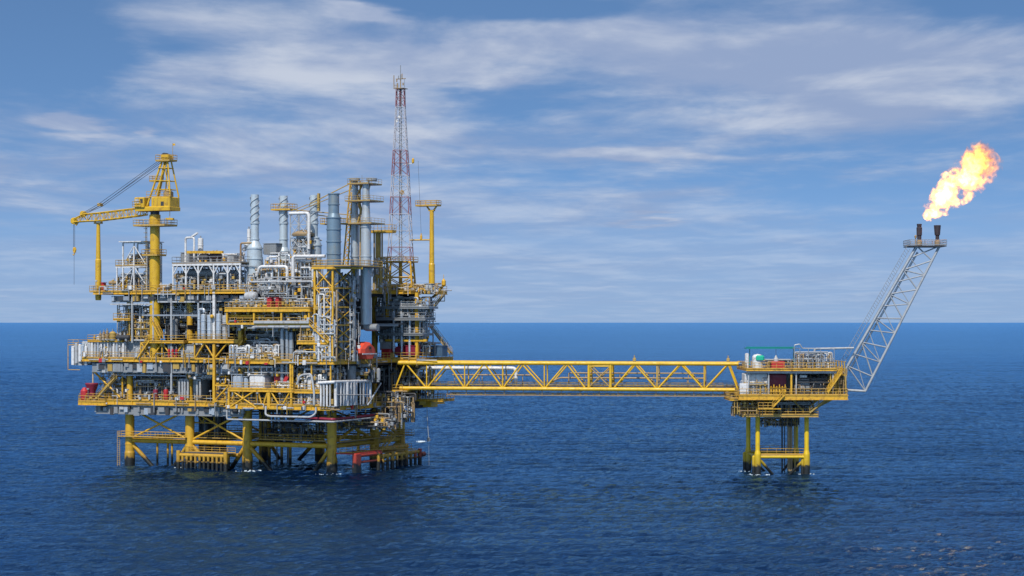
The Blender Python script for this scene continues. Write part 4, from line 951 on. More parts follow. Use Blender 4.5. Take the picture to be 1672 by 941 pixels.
# ------------------------------------------------------------------ cellar deck, crane end
tank('wide dull grey storage tank on the cellar deck', 318, 655, 616, 52, 3.5, 'duct', 'storage tank', dome=.08, n=32, bandm='pale', name='storage_tank')
for i, (px, lab) in enumerate(((293, 'pale pipe riser against the outer flank of storage tank'), (302, 'pale pipe riser second along the storage tank front'), (322, 'pale pipe riser midway along storage tank front'))):
    t = thing('riser_pipe', lab, 'pipe', F0.q(px, 654, -1)); MB().sweep([F0.q(px, 654, -1), F0.q(px, 620, -1), F0.q(px+5, 620, -1), F0.q(px+5, 650, -1)], .22).build('pipe', 'pale', t)
t = thing('fire_pump', 'dark red fire pump with a flared cowl on the low end balcony', 'fire pump', F0.q(145, 654, -2.5))
a = F0.q(138, 653, -2.6); MB().lathe((a[0], -2.6, a[2]), [(.75, 0), (.8, .3), (.8, 1.8), (.5, 2.2), (.3, 2.5)], 14).build('pump_body', 'red', t)
a = F0.q(150, 653, -2.2); MB().lathe((a[0], -2.2, a[2]), [(.7, 0), (.75, 1.6), (1.35, 3.2), (1.3, 3.4)], 14).build('cowl', 'maroon', t)
a = F0.q(152, 606, -2.2); MB().tube(a, F0.q(152, 645, -2.2), .1).build('drop_pipe', 'pale', t)
for i, (px, m_, lab) in enumerate(((254, 'maroon', 'maroon drum standing on cellar deck near yellow post'), (271, 'red', 'bright red drum on cellar deck beside storage tank'))):
    tank(lab, px, 655, 636, 8, -1.9, m_, 'drum', name='chemical_drum', dome=.3)
pipework('yellow framed pipes and blowers behind the low end balcony', 162, 206, 612, 653, .5, 4, 51, 14, 6, 'Y', None, .2)
pipework('dim crowded pipes on cellar deck between drums and column', 206, 290, 604, 653, 2.5, 5, 52, 24, 10, 'D', 'grey', .24, valves=20)
cabinet('white cabinet on cellar deck beyond the ochre end stair', 190, 203, 634, 650, 1, 2, 'white')
drum('grey vessel high under main deck near the storage tank', 226, 288, 618, 6, 4, 'grey')
pipework('ochre and grey pipes near braced post beside storage tank', 345, 374, 600, 655, -2, 4, 53, 12, 8, 'Y', None, .2)
skid('black blower on cellar deck in front of drums', 236, 653, 16, -1, 'dark', hpx=12)
# ------------------------------------------------------------------ middle projecting block
pipework('white arching pipes on main deck below upper balcony, nearest the stair', 374, 416, 565, 588, -8.2, 3, 61, 9, 5, 'W', None, .2, arches=7)
pipework('white pipe loops on main deck beside tall grey column pipes', 416, 456, 563, 588, -8, 3, 62, 9, 5, 'W', None, .2, arches=6)
pipework('shadowed grey pipework behind the main deck loops', 385, 470, 540, 588, -4.5, 5, 63, 24, 10, 'D', None, .26, valves=24)
for i, (px, w, lab) in enumerate(((461, 7, 'tall grey column pipe nearest the white pipe loops'), (469, 6, 'thin tall grey column pipe between two fatter ones'), (476, 8, 'fattest tall grey column pipe in the middle block'))):
    tank(lab, px, 632, 536+3*i, w, -7, 'galv', 'column', name='process_column', dome=.3)
pipework('yellow and white pipes on the small balcony beside exhaust tower', 482, 538, 562, 590, -8.6, 3.5, 64, 18, 8, 'Y', None, .22, valves=22)
pipework('grey pipes inside the braced exhaust tower', 517, 548, 444, 590, -7.5, 5, 65, 12, 16, 'G', None, .3, valves=26)
pipework('brown and grey pipes behind the bridge side face of exhaust tower', 548, 578, 446, 590, -3, 3, 66, 12, 16, 'D', None, .3, valves=26)
t = thing('pipe_header', 'white pipe running along main deck edge toward the exhaust tower', 'pipe', F0.q(505, 576, -9)); MB().sweep([F0.q(478, 592, -9.2), F0.q(480, 575, -9.2), F0.q(524, 575, -9.2), F0.q(527, 586, -9.2)], .16, n=10).build('pipe', 'pale', t)
pipework('pale pipes hung under the main deck edge of middle block', 374, 480, 596, 614, -8, 4, 67, 20, 7, 'W', None, .22, valves=16)
pipework('grey pipework hung under main deck beside exhaust tower', 482, 545, 596, 622, -8, 5, 68, 16, 8, 'G', None, .26, valves=18)
cabinet('silver tank box with rounded shoulders at outer end of braced balcony', 378, 395, 612, 633, -8.4, 2.2, 'silver', 'tank', bev=.4, door=False, ribs=2)
cabinet('narrow silver tank box in the middle of braced balcony', 397, 404, 616, 633, -8.2, 2.2, 'silver', 'tank', bev=.25, door=False)
cabinet('white square tank box on the braced balcony beside red unit', 406, 431, 613, 633, -8.6, 3.5, 'white', 'tank', bev=.3, door=False)
t = thing('ducting_hood', 'white slanted hood rising behind white square tank box', 'hood', F0.q(432, 633, -6)); MB().prism([(F0.u(428, -6), -6), (F0.u(437, -6), -6), (F0.u(437, -6), -3), (F0.u(428, -6), -3)], F0.q(430, 633, -6)[2], F0.q(430, 612, -6)[2]).beam(F0.q(426, 613, -6), F0.q(436, 606, -6), 1.2, .6).build('hood', 'white', t)
cabinet('red square fire unit on the braced balcony', 447, 459, 615, 634, -7, 2, 'red', 'fire unit', door=False)
t = thing('red_conveyor', 'slanting red pipe chute beside the red square fire unit', 'chute', F0.q(466, 633, -7)); MB().beam(F0.q(461, 634, -7.2), F0.q(471, 613, -7.2), .7, .7).build('chute', 'red', t)
pipework('yellow valve manifold on braced balcony in front of red unit', 444, 480, 622, 636, -8.4, 2, 69, 12, 4, 'Y', None, .13, valves=18)
pipework('white thick pipe loops on lowest bay beside vertical white pipe wall', 484, 522, 611, 664, -8.5, 4, 70, 12, 9, 'W', None, .28, valves=18, arches=6)
t = thing('pipe_header', 'white S shaped pipe over the lowest bay next to pipe wall', 'pipe', F0.q(500, 640, -8.6)); MB().sweep([F0.q(485, 628, -9.2), F0.q(489, 615, -9.2), F0.q(495, 612, -9.2), F0.q(508, 611, -9.2), F0.q(513, 640, -9.2), F0.q(513, 662, -9.2)], .22, n=12).build('pipe', 'pale', t)
pipework('bronze and yellow pipes on the lowest deck edge in front', 376, 440, 642, 664, -7.5, 4, 71, 18, 5, 'Y', None, .18, valves=26)
pipework('bronze and white pipes on lowest deck edge beneath red unit', 440, 486, 640, 666, -8.2, 4, 72, 14, 5, 'Y', None, .2, valves=20)
pipework('dim pipes deep in the lowest bay', 376, 500, 608, 664, -3, 5, 73, 26, 10, 'D', None, .3, valves=20)
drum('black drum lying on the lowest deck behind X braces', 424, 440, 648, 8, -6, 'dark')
# the wall of vertical white pipes at the corner
t = thing('riser_wall', 'wall of vertical white riser pipes under one horizontal header at platform corner', 'pipework', F0.q(560, 668, -9.6))
hdr = [F0.q(520, 625.5, -9.8), F0.q(545, 624, -9.8)]; e = F0.qu(613, 622, 5.9)
MB().sweep([hdr[0], hdr[1], (5.9, -9.6, hdr[1][2]), e], .3, n=10, bend=.5).build('header', 'white', t)
g = random.Random(4)
for px in (524, 529, 534, 539): 
    a = F0.q(px, 626, -9.6); MB().tube((a[0], -9.6, a[2]), (a[0], -9.6, ZA+.2), g.uniform(.18, .28)).build('riser', g.choice(('white', 'pale')), t)
for px in (548, 551, 556, 561, 565.5, 572, 577, 581, 588, 593, 599, 604):
    a = F0.qu(px, 624, 5.9); MB().tube((5.9, a[1], a[2]), (5.9, a[1], ZA+.2), .5 if px in (565.5, 577) else g.uniform(.18, .36)).build('riser', g.choice(('white', 'white', 'pale', 'silver')), t)
mm2 = MB(); a, b = F0.qu(549, 645, 6.4), F0.qu(606, 645, 6.4); mm2.tube(a, b, .1); mm2.tube(F0.qu(600, 662, 6.3), F0.qu(622, 626, 6.3), .16); mm2.build('tie_pipe', 'pale', t)
# ------------------------------------------------------------------ bridge side
F0v = 12.0
def pw2(*a, **k): return pipework(*a, **k)
pipework('silver and grey pipes in the shaded bay under radio mast', 616, 692, 492, 560, 15.9, 4, 81, 40, 20, 'G', 'grey', .28, valves=40)
pipework('dark pipes high under the weather deck edge below radio mast', 612, 694, 484, 516, 15.4, 3, 82, 20, 9, 'D', None, .24, valves=20)
for i, (px, lab) in enumerate(((643, 'silver riser in shaded bay, first from the grey elbow duct'), (656, 'silver riser in middle of the shaded bay under radio mast'), (669, 'silver riser in shaded bay nearest the ochre stairs'))):
    tank(lab, px, 583, 508+4*i, 4.5, 15.5, 'silver', 'column', name='process_column', dome=.3, n=12)
drum('pale drum across the shaded bay at mid height', 638, 668, 542, 5, 17, 'pale')
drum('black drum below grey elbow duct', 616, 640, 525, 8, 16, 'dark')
t = thing('lifeboat', 'orange red faceted lifeboat shaped housing beneath the grey elbow duct', 'lifeboat', F0.q(595, 585, 5.5))
a, b = F0.qu(581, 586, 6.2), F0.qu(609, 558, 6.2)
v0, v1 = a[1], b[1]; zz0, zz1 = ZC+.1, b[2]
def sect(u, s_): 
    vm = (v0+v1)/2; hw_ = (v1-v0)/2*s_; hh = (zz1-zz0)
    return [(u, vm-hw_*.5, zz0), (u, vm-hw_, zz0+hh*.35), (u, vm-hw_*.95, zz0+hh*.6), (u, vm-hw_*.45, zz0+hh*.95*(.6+.4*s_)), (u, vm+hw_*.2, zz0+hh*(.6+.4*s_)), (u, vm+hw_*.9, zz0+hh*.62), (u, vm+hw_, zz0+hh*.35), (u, vm+hw_*.5, zz0)]
m = MB(); S_ = [sect(2.8, .6), sect(3.6, .95), sect(5.9, 1), sect(7.0, .9), sect(7.4, .55)]
for A, B in zip(S_[:-1], S_[1:]): m._add(A+B, [(j, (j+1) % 8, 8+(j+1) % 8, 8+j) for j in range(8)], False)
m._add(S_[0], [tuple(range(8))[::-1]], False); m._add(S_[-1], [tuple(range(8))], False)
m.build('hull', 'orange', t)
m = MB(); vm = (v0+v1)/2; m.box((7.42, vm-.5, zz0+1.9), (7.5, vm+.4, zz0+2.4)); m.build('window', 'dark', t)
MB().beam((7.35, v0+.6, zz0+1.0), (7.35, v1-.6, zz0+1.0), .16, .22).build('fender_strip', 'white', t)
cabinet('bright red tool box at foot of the grey risers by the lifeboat', 622, 637, 571, 585, 14.6, 2, 'red', 'tool box', door=False)
cabinet('pale machine housing on main deck between lifeboat and maroon containers', 620, 638, 558, 572, 16, 2, 'pale', 'housing', door=False)
cabinet('smaller maroon container under the yellow canopy beam', 645, 659, 567, 580, 15.4, 2.5, 'maroon', 'container', ribs=6, door=False)
cabinet('larger maroon container under canopy beam beside yellow column', 662.5, 678, 565, 580, 15.4, 2.5, 'maroon', 'container', ribs=7, door=False)
cabinet('dark blue container at the far end by the ochre staircase', 702, 722, 566, 582, 21, 2.5, 'blue', 'container', ribs=8, door=False)
MB().beam(F0.q(630, 556, 15.6), F0.q(697, 556, 15.6), .5, .45).build('canopy_beam', 'yellow', plat)
cols((681,), 15.8, 478, 584, .3, 'yellow'); cols((633, ), 15.8, 478, 520, .3, 'yellow')
pipework('dark pipes and hoses under the canopy beam behind maroon containers', 640, 700, 558, 582, 18, 4, 83, 18, 6, 'D', None, .2, valves=18)
pipework('ochre clutter of small pipes at the radio mast foot', 612, 700, 462, 480, 16, 8, 84, 28, 6, 'Y', None, .14, valves=40)
pipework('ochre pipes and frames around the lower twin chimneys', 604, 622, 420, 478, 9, 4, 85, 10, 9, 'Y', 'ochre', .16, valves=20)
cabinet('white survival capsule cabinet on weather deck near the lookout post', 692, 704, 464, 476, 20, 2, 'pale', 'cabinet', door=False)
t = thing('lamp_horn', 'curved ochre flare horn with a lantern at the outer corner of weather deck', 'navigation light', F0.q(712, 484, 25)); MB().sweep([F0.q(706, 486, 25), F0.q(714, 480, 25), F0.q(719, 472, 25), F0.q(724, 466, 25)], .28, n=8).build('arm', 'ochre', t); MB().lathe(F0.q(724.5, 468, 25), [(.25, 0), (.45, .3), (.45, 1.1), (.15, 1.5), (.05, 1.6), (.05, 2.4)], 10).build('lantern', 'yellow', t)
ob = MB()
a, b = F0.q(697, 492, 22), F0.q(726, 480, 22); ob.beam((a[0], 22, a[2]), (b[0], 22, a[2]), .18); ob.tube((b[0], 22, a[2]), (b[0], 22, b[2]), .08); a2, b2_ = F0.q(684, 519, 20), F0.q(704, 496, 20); ob.beam((a2[0], 20, a2[2]), (b2_[0], 20, a2[2]), .2); ob.tube((b2_[0], 20, a2[2]), (b2_[0], 20, b2_[2]), .1); ob.tube((a2[0], 20, b2_[2]), (b2_[0], 20, a2[2]), .08)
ob.build('outrigger', 'dark', plat)
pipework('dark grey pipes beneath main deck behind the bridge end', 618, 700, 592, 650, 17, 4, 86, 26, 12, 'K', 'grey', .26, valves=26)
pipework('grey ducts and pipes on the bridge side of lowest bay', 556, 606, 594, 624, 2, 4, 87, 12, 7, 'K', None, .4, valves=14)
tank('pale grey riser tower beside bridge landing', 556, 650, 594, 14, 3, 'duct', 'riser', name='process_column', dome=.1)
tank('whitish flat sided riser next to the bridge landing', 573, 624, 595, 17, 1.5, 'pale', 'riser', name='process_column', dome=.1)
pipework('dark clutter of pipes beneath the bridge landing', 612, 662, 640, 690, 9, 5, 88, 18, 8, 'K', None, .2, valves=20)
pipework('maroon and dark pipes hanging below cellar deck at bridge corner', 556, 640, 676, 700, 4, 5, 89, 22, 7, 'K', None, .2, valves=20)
cabinet('yellow sided box under the small rear cellar balcony', 690, 704, 656, 665, 22, 3, 'yellow', 'box', door=False)
a = balcony(664, 723, 652, 19, 24, gh=.35)
MB().box(F0.q(664, 653, 20), F0.q(704, 665, 26)).build('hanging_room', 'wall', plat)
# lower decks: conductor pipes below
t = thing('conductor_bank', 'dark cluster of vertical well conductor pipes between the platform legs', 'well conductors', F0.q(345, 740, 10))
g = random.Random(6)
for i in range(11):
    px = 327+4.1*i; a = F0.q(px, 672, 9+g.uniform(0, 5)); MB().tube((a[0], a[1], ZA-.8), (a[0], a[1], -2), g.uniform(.2, .4)).build('conductor', g.choice(('dark', 'wall', 'grey')), t)
t = thing('conductor_bank', 'thinner cluster of hanging caissons behind the scraped front leg', 'well conductors', F0.q(450, 740, 12))
for i in range(9):
    px = 428+6*i; a = F0.q(px, 690, 13+g.uniform(0, 6)); MB().tube((a[0], a[1], ZA-.8), (a[0], a[1], g.choice((-2, 3.5, 5, -2))), g.uniform(.15, .3)).build('caisson', g.choice(('wall', 'grey', 'bronze', 'ochre')), t)
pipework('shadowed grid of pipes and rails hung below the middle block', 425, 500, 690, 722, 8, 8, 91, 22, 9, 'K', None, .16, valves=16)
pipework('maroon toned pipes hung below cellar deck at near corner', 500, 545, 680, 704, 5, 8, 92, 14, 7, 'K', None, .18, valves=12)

# ================================================================== BOAT LANDINGS
def landing(label, px0, px1, pyt, V, n, m0, depth=4, red=False, along=None):
    a, b = F0.q(px0, pyt, V), F0.q(px1, pyt, V); zt = a[2]
    t = thing('boat_landing', label, 'boat landing', ((a[0]+b[0])/2, V, 0))
    for v in (V, V+depth):
        MB().tube((a[0]-.4, v, zt), (b[0]+.4, v, zt), .38, n=10).build('fender_rail', m0, t)
    if not red: MB().tube((a[0], V, zt-1.3), (b[0], V, zt-1.3), .2, n=8).build('fender_rail', m0, t)
    for i in range(n+1):
        u = a[0]+(b[0]-a[0])*i/n; big = i in (0, n)
        MB().tube((u, V-.15, zt+(.9 if big else .1)), (u, V-.15, -2), .42 if big else .27, n=10).build('fender_post', m0, t)
        if i % 3 == 0: MB().tube((u, V+depth, zt), (u, V+depth, -2), .3).build('fender_post', m0, t); MB().tube((u, V, zt-.1), (u, V+depth, zt-.1), .2).build('cross_tube', m0, t)
    MB().box((a[0], V+.6, zt+.35), (b[0], V+depth-.5, zt+.45)).build('landing_floor', 'grating', t)
    MB().rail([(a[0], V+depth-.6, zt+.45), (b[0], V+depth-.6, zt+.45)], h=1.0).build('railing', 'yellow_rail', t)
    return t, a, b, zt
landing('yellow boat landing with close vertical fender posts between the two outer front legs', 292, 369, 743, -4.4, 11, 'jacket')
t = thing('boat_landing', 'red and yellow boat landing with fender posts at the bridge side legs', 'boat landing', (6.5, 8, 0))
U_ = 5.0
P_ = [F0.qu(px, 745, U_) for px in (580, 622, 684)]
v0, v1, v2 = [p[1] for p in P_]; zt = 2.7
def rail_(z, va, vb, m, r=.4, u=U_): MB().tube((u, va, z), (u, vb, z), r, n=10).build('fender_rail', m, t)
rail_(zt+.6, v0-.2, v1, 'jacket_red', .36); rail_(zt-.7, v0, v1, 'jacket_red', .25); rail_(zt, v1, v2+.4, 'jacket', .4); rail_(zt-1.1, v1, v2, 'jacket', .22); rail_(zt+1.0, v1+4, v2+.4, 'jacket', .5, U_-3)
MB().bevbox((U_-.4, v0-.6, -1.5), (U_+.5, v0+1.6, zt+1.1), .15).build('fender_panel', 'jacket_red', t)
MB().bevbox((U_-4, v0-.5, zt+.9), (U_+.2, v1, zt+1.15), .05).build('landing_floor', 'jacket_red', t)
for i in range(10):
    v = v1-1.5+(v2-v1+1.5)*i/9; MB().tube((U_+.2, v, zt+.6 if i % 3 == 0 else zt), (U_+.2, v, -2), .42 if i % 3 == 0 else .3, n=10).build('fender_post', 'jacket_red' if i == 9 or i == 8 else 'jacket', t)
MB().box((U_-3.5, v1, zt+.45), (U_-.4, v2, zt+.55)).build('landing_floor', 'ochre', t)
MB().rail([(U_-3.4, v0, zt+1.2), (U_-.6, v0, zt+1.2), (U_-.6, v1, zt+1.2), (U_-.6, v2-2, zt+.6)], h=1.1).build('railing', 'yellow_rail', t)
MB().tube((U_+.35, v2+.1, zt-.6), (U_+.35, v2+1.6, zt-.6), .5, n=12).build('rubber_fender', 'jacket_red', t)
stairway('yellow stair descending to the red and yellow boat landing', (U_-1.4, v1+2.5, zt+.6), (U_-1.4, v1+8.5, zh+.9), side=(-1,0,0), m='yellow')
# hose end hanging in the spray
t = thing('hanging_hose', 'thin pale hose hanging from the small rear balcony down to the water', 'hose', F0.q(700, 720, 21))
a, b = F0.q(697, 664, 21), F0.q(700, 716, 21); MB().sweep([a, F0.q(698, 690, 21), b], .06, n=5).build('hose', 'pale', t); MB().bevbox((b[0]-.3, 20.8, b[2]-.6), (b[0]+.2, 21.2, b[2]+.2), .08).sweep([(b[0], 21, b[2]-.3), (b[0]+.3, 21, b[2]-.4), (b[0]+.45, 21, b[2]-.1)], .07).build('nozzle', 'grey', t)
MB().tube((b[0], 21, b[2]-.9), (b[0]+.1, 21, -.2), .025, n=5).build('tail_rope', 'pale', t)
# foam where water falls
fm = bpy.data.materials.new('sea_foam'); fm.use_nodes = True
N, L = fm.node_tree.nodes, fm.node_tree.links; bs = N['Principled BSDF']; bs.inputs['Base Color'].default_value = (.50, .58, .64, 1); bs.inputs['Roughness'].default_value = .8
M['foam'] = fm
g = random.Random(2)
def foam(px, py, w, dpt, n):
    Y = FPX*HC/(py-HY); X = (px-CX)*Y/FPX; mb = MB()
    for i in range(n):
        a = g.uniform(0, 6.28); rr = abs(g.gauss(0, .45)); x, y = X+w*rr*math.cos(a), Y+dpt*rr*math.sin(a); s_ = g.uniform(.08, .3)*max(.3, 1.1-rr)
        mb.ball((x, y, .12), s_, 7, .6)
    o = mb.build('foam', 'foam'); o['kind'] = 'stuff'; o['label'] = 'white foam churned up on the water beside platform legs'
def foam_ring(px, py):
    Y = FPX*HC/(py-HY); X = (px-CX)*Y/FPX; mb = MB()
    for i in range(16):
        a = g.uniform(0, 6.28); rr = g.uniform(1.0, 2.3); mb.ball((X+rr*math.cos(a), Y+rr*math.sin(a), .1), g.uniform(.05, .2), 6, .5)
    o = mb.build('foam', 'foam'); o['kind'] = 'stuff'; o['label'] = 'white foam specks washing round a platform leg'
foam(688, 722, 1.9, 4.5, 150); foam(569, 767, 1.2, 3, 90); foam(700, 742, .6, 4, 14)
for (px, py) in ((206, 757), (218, 758), (303, 765), (316, 765), (398, 770), (411, 770), (534, 775), (551, 774), (486, 759), (611, 765), (655, 757), (1229, 777), (1242, 776), (1321, 776), (1218, 770)): foam_ring(px, py)

# ================================================================== BRIDGE
LB = math.hypot(66.7, 11)
br_ = thing('walkway_bridge', 'long yellow tubular truss bridge linking the platform with the flare tower', 'bridge', (LB/2, 0, 15.9), FB)
BU = lambda px: FB.u(px, 0)
zt_, zb_ = 20.95, 15.95; VB0, VB1 = -.2, 4.0
tn = [662, 731, 791, 851, 925, 1036, 1111, 1189]; bn = [646, 697, 759, 821, 889, 957]
for v in (VB0, VB1):
    MB().tube((BU(650), v, zt_), (BU(843), v, zt_), .44, n=12).build('chord', 'bridge_yellow', br_)
    MB().tube((BU(843), v, zt_), (BU(1206), v, zt_), .37, n=12).build('chord', 'bridge_yellow', br_)
    MB().tube((BU(653), v, zb_), (BU(1200), v, zb_), .37, n=12).build('chord', 'bridge_yellow', br_)
    seq = [(646, 'b'), (662, 't'), (697, 'b'), (731, 't'), (759, 'b'), (791, 't'), (821, 'b'), (851, 't'), (889, 'b'), (925, 't'), (957, 'b')]
    seq2 = [(1001, 'b'), (1036, 't'), (1073, 'b'), (1111, 't'), (1150, 'b'), (1189, 't'), (1205, 'b')]
    for sq in (seq, seq2):
        for (p0, k0), (p1, k1) in zip(sq[:-1], sq[1:]):
            MB().tube((BU(p0), v, zt_ if k0 == 't' else zb_), (BU(p1), v, zt_ if k1 == 't' else zb_), .17 if v == VB0 else .14, n=8).build('diagonal', 'bridge_yellow', br_)
    for px in (697, 759, 821, 889, 1073, 1150): MB().tube((BU(px), v, zb_), (BU(px), v, zt_), .13, n=8).build('upright', 'bridge_yellow', br_)
    for px in (961.5, 997): MB().tube((BU(px), v, zb_), (BU(px), v, zt_), .26, n=8).build('upright', 'bridge_yellow', br_)
    MB().tube((BU(961.5), v, zb_+.3), (BU(997), v, zt_-.5), .12, n=6).build('diagonal', 'ochre', br_); MB().tube((BU(997), v, zb_+.3), (BU(961.5), v, zt_-.5), .12, n=6).build('diagonal', 'ochre', br_)
    MB().tube((BU(961.5), v, zt_-.55), (BU(997), v, zt_-.55), .16, n=6).build('cross_tube', 'bridge_yellow', br_)
for px in tn + [697, 759, 821, 889, 961.5, 997, 1073, 1150]:
    MB().tube((BU(px), VB0, zt_), (BU(px), VB1, zt_), .13, n=6).build('cross_tube', 'bridge_yellow', br_)
    MB().ibeam((BU(px), VB0, zb_-.2), (BU(px), VB1, zb_-.2), .2, .35).build('floor_beam', 'ochre', br_)
dk = MB().box((BU(652), .8, zb_+.05), (BU(1204), 2.6, zb_+.12)).build('walkway', 'grating', br_)
hr = MB(); hr.rail([(BU(730), .85, zb_+.15), (BU(1180), .85, zb_+.15)], h=1.1, step=2.2, r=.04); hr.rail([(BU(662), 2.55, zb_+.15), (BU(1204), 2.55, zb_+.15)], h=1.1, step=2.2, r=.04); hr.build('railing', 'ochre', dk)
ur = MB()
for v in (.2, 3.4):
    ur.beam((BU(730), v, zb_-1.25), (BU(1196), v, zb_-1.25), .1, .16); ur.beam((BU(730), v, zb_-.9), (BU(1196), v, zb_-.9), .06, .1)
for px in list(range(730, 1200, 31)): ur.beam((BU(px), .2, zb_-.3), (BU(px), .2, zb_-1.4), .16 if (px//31) % 2 else .3, .12); ur.beam((BU(px), .2, zb_-1.25), (BU(px), 3.4, zb_-1.25), .1)
for i in range(40): 
    u = BU(730)+g.random()*(BU(1190)-BU(730)); ur.box((u, .2, zb_-1.1), (u+g.uniform(.2, 1.2), .6, zb_-.85))
ur.build('service_tray', 'bronze', br_)
for px in (1036, 1189): MB().bevbox((BU(px)-.3, VB0-.2, zt_+.3), (BU(px)+.3, VB0+.3, zt_+1.1), .08).tube((BU(px), VB0, zt_+1.0), (BU(px), VB0, zt_+1.6), .1).build('flood_lamp', 'ochre', br_)
MB().tube((BU(1206), VB0, zt_), (BU(1222), VB0, zt_), .3).build('sliding_joint', 'blue', br_)
lb = MB().box((BU(641), -1.5, zb_-.7), (BU(668), 5, zb_-.45)).build('landing', 'bridge_yellow', br_); MB().rail([(BU(643), -1.4, zb_-.45), (BU(660), -1.4, zb_-.45)], h=1.1).build('railing', 'yellow_rail', lb)
for k, (v, z, p0, p1, r, drop, lab, m) in enumerate(((3.2, zt_-1.05, 677, 838, .36, True, 'thick white pipe high inside the bridge with a down turned end', 'white'), (3.4, zb_+.75, 654, 1203, .3, False, 'long white pipe along the bridge floor', 'white'), (3.0, zt_-2.4, 733, 866, .14, False, 'thin tan pipe at mid height along the bridge platform half', 'bronze'), (3.3, zt_-1.95, 925, 1150, .15, False, 'upper thin tan pipe along the bridge flare half', 'bronze'), (3.3, zt_-2.9, 911, 1150, .17, False, 'lower thin tan pipe along the bridge flare half', 'bronze'))):
    t = thing('bridge_pipe', lab, 'pipe', (BU((p0+p1)/2), v, z), FB)
    a, b = (BU(p0), v, z), (BU(p1), v, z)
    pts = [a, b]
    if drop: pts = [(a[0], v, zb_+.8), a, b, (b[0], v, zb_+.6)]
    if k in (3,): pts = [(a[0], v, zb_+.9), a, b, (b[0], v, zb_+.9)]
    if k == 4: pts = [(BU(895), v, zb_+.9), (BU(897), v, z-.7), a, b]
    mb = MB().sweep(pts, r, n=10)
    for i in range(6):
        u = a[0]+(b[0]-a[0])*(i+.5)/6; mb.lathe((u, v, z), [(r, 0), (r+.08, 0), (r+.08, .14), (r, .14)], 10, axis=(1,0,0))
    mb.build('pipe', m, t)
    sp = MB()
    for i in range(4):
        u = a[0]+(b[0]-a[0])*(i+.5)/4; sp.beam((u, v+.15, zb_+.1), (u, v+.15, z-r), .12)
    sp.build('support', 'ochre', t)

# ================================================================== FLARE PLATFORM
Q1 = F1.q
fp = thing('flare_platform', 'small yellow platform on four tubular legs at the end of the bridge', 'oil platform', (4.6, 5, 0), F1)
lp = [(0, 0), (9.3, 0), (-.5, 11), (8.8, 11)]
for u, v in lp:
    MB().lathe((u, v, 0), [(.62, -6), (.62, 3.9), (.44, 4.6), (.44, 11.4)], 18).build('leg', 'jacket_bright', fp)
    MB().lathe((u-.75, v+.25, 0), [(.3, -6), (.3, 3.4), (.1, 3.6)], 12).build('leg_sleeve', 'jacket_bright', fp)
def fb(p, q, r=.24, m='jacket_bright'): MB().tube(p, q, r, n=10).build('brace', m, fp)
zf = 3.35
fb((.5, 0, zf), (8.8, 0, zf), .3); fb((0, 11, zf+.05), (8.3, 11, zf+.05), .28); fb((0, .6, zf), (-.5, 10.5, zf)); fb((9.3, .6, zf), (8.8, 10.5, zf))
fb((.5, .2, zf-.6), (4.0, 2, -1.2), .28); fb((8.8, .2, zf-.6), (5.3, 2, -1.2), .28); fb((-.2, 11, zf-.6), (3.5, 9, -1.2), .26); fb((8.5, 11, zf-.6), (5, 9, -1.2), .26)
wk = MB().box((.2, .3, zf+.32), (9, 1.1, zf+.42)); wk.box((.2, 9.8, zf+.32), (8.6, 10.6, zf+.42)); wo = wk.build('jacket_walkway', 'ochre', fp)
MB().rail([(.2, 10.6, zf+.42), (8.6, 10.6, zf+.42)], r=.04).rail([(.2, 1.1, zf+.42), (9, 1.1, zf+.42)], r=.04).build('railing', 'yellow_rail', wo)
for px, m, r in ((1277, 'dark', .16), (1281, 'dark', .1), (1288, 'bronze', .3), (1292, 'bronze', .24), (1298, 'ochre', .14)):
    a = Q1(px, 700, 6); MB().tube((a[0], 6, 12), (a[0], 6, -2), r).build('riser', m, fp)
def fdeck(name, px0, px1, z, V0, V1, gh, gm, rails=True, rm='yellow_rail', th=.15):
    u0, u1 = F1.u(px0, V0), F1.u(px1, V0)
    d = MB().box((u0, V0, z-th), (u1, V1, z)).build(name, 'grating', fp)
    gr = MB()
    for v in (V0, V1): gr.ibeam((u0, v, z-gh/2-.03), (u1, v, z-gh/2-.03), .35, gh)
    for u in (u0, u1): gr.ibeam((u, V0, z-gh/2-.035), (u, V1, z-gh/2-.035), .33, gh*.97)
    gr.build('edge_girder', gm, d)
    if rails: MB().rail([(u0, V0, z), (u1, V0, z), (u1, V1, z), (u0, V1, z)], closed=True, step=1.4).build('railing', rm, d)
    ub_ = MB(); u = u0+1.5
    while u < u1-1: ub_.ibeam((u, V0+.3, z-gh*.6), (u, V1-.3, z-gh*.6), .22, gh*.8); u += 2.2
    ub_.build('floor_beam', 'shaded_underside', d)
    return u0, u1
fdeck('under_deck', 1213, 1336, 11.5, -2.5, 12, .45, 'ochre')
FU0, FU1 = fdeck('main_deck', 1207, 1384, 15.3, -4, 13, .95, 'yellow')
fdeck('upper_deck', 1219, 1366, 20.2, -3.6, 12.5, .4, 'yellow')
MB().box((F1.u(1219, -3.4), -3.35, 19.3), (F1.u(1366, -3.4), -3.15, 19.76)).build('fascia', 'pale', fp)
bl = fdeck('bridge_landing', 1192, 1213, 14.6, -3, 8, .4, 'yellow')
for px in (1222, 1255, 1292, 1300, 1360): 
    a = Q1(px, 640, -3); MB().beam((a[0], -3, 15.3), (a[0], -3, 19.4), .34 if px == 1292 else .24).build('deck_post', 'yellow' if px == 1292 else 'pale', fp)
# knee braces and clutter between the decks
kb = MB()
for u0_, u1_ in ((-.2, -2.8), (9.4, 13.5), (8.8, 14), (.3, 2.5), (9, 6.5)):
    for v in (-1, 11): kb.tube((u0_, v, 11.6), (u1_, v, 14.3), .16)
kb.build('knee_brace', 'ochre', fp)
MB().box((.5, 3, 11.6), (9, 3.2, 14.2)).build('added_wall', 'wall', fp)
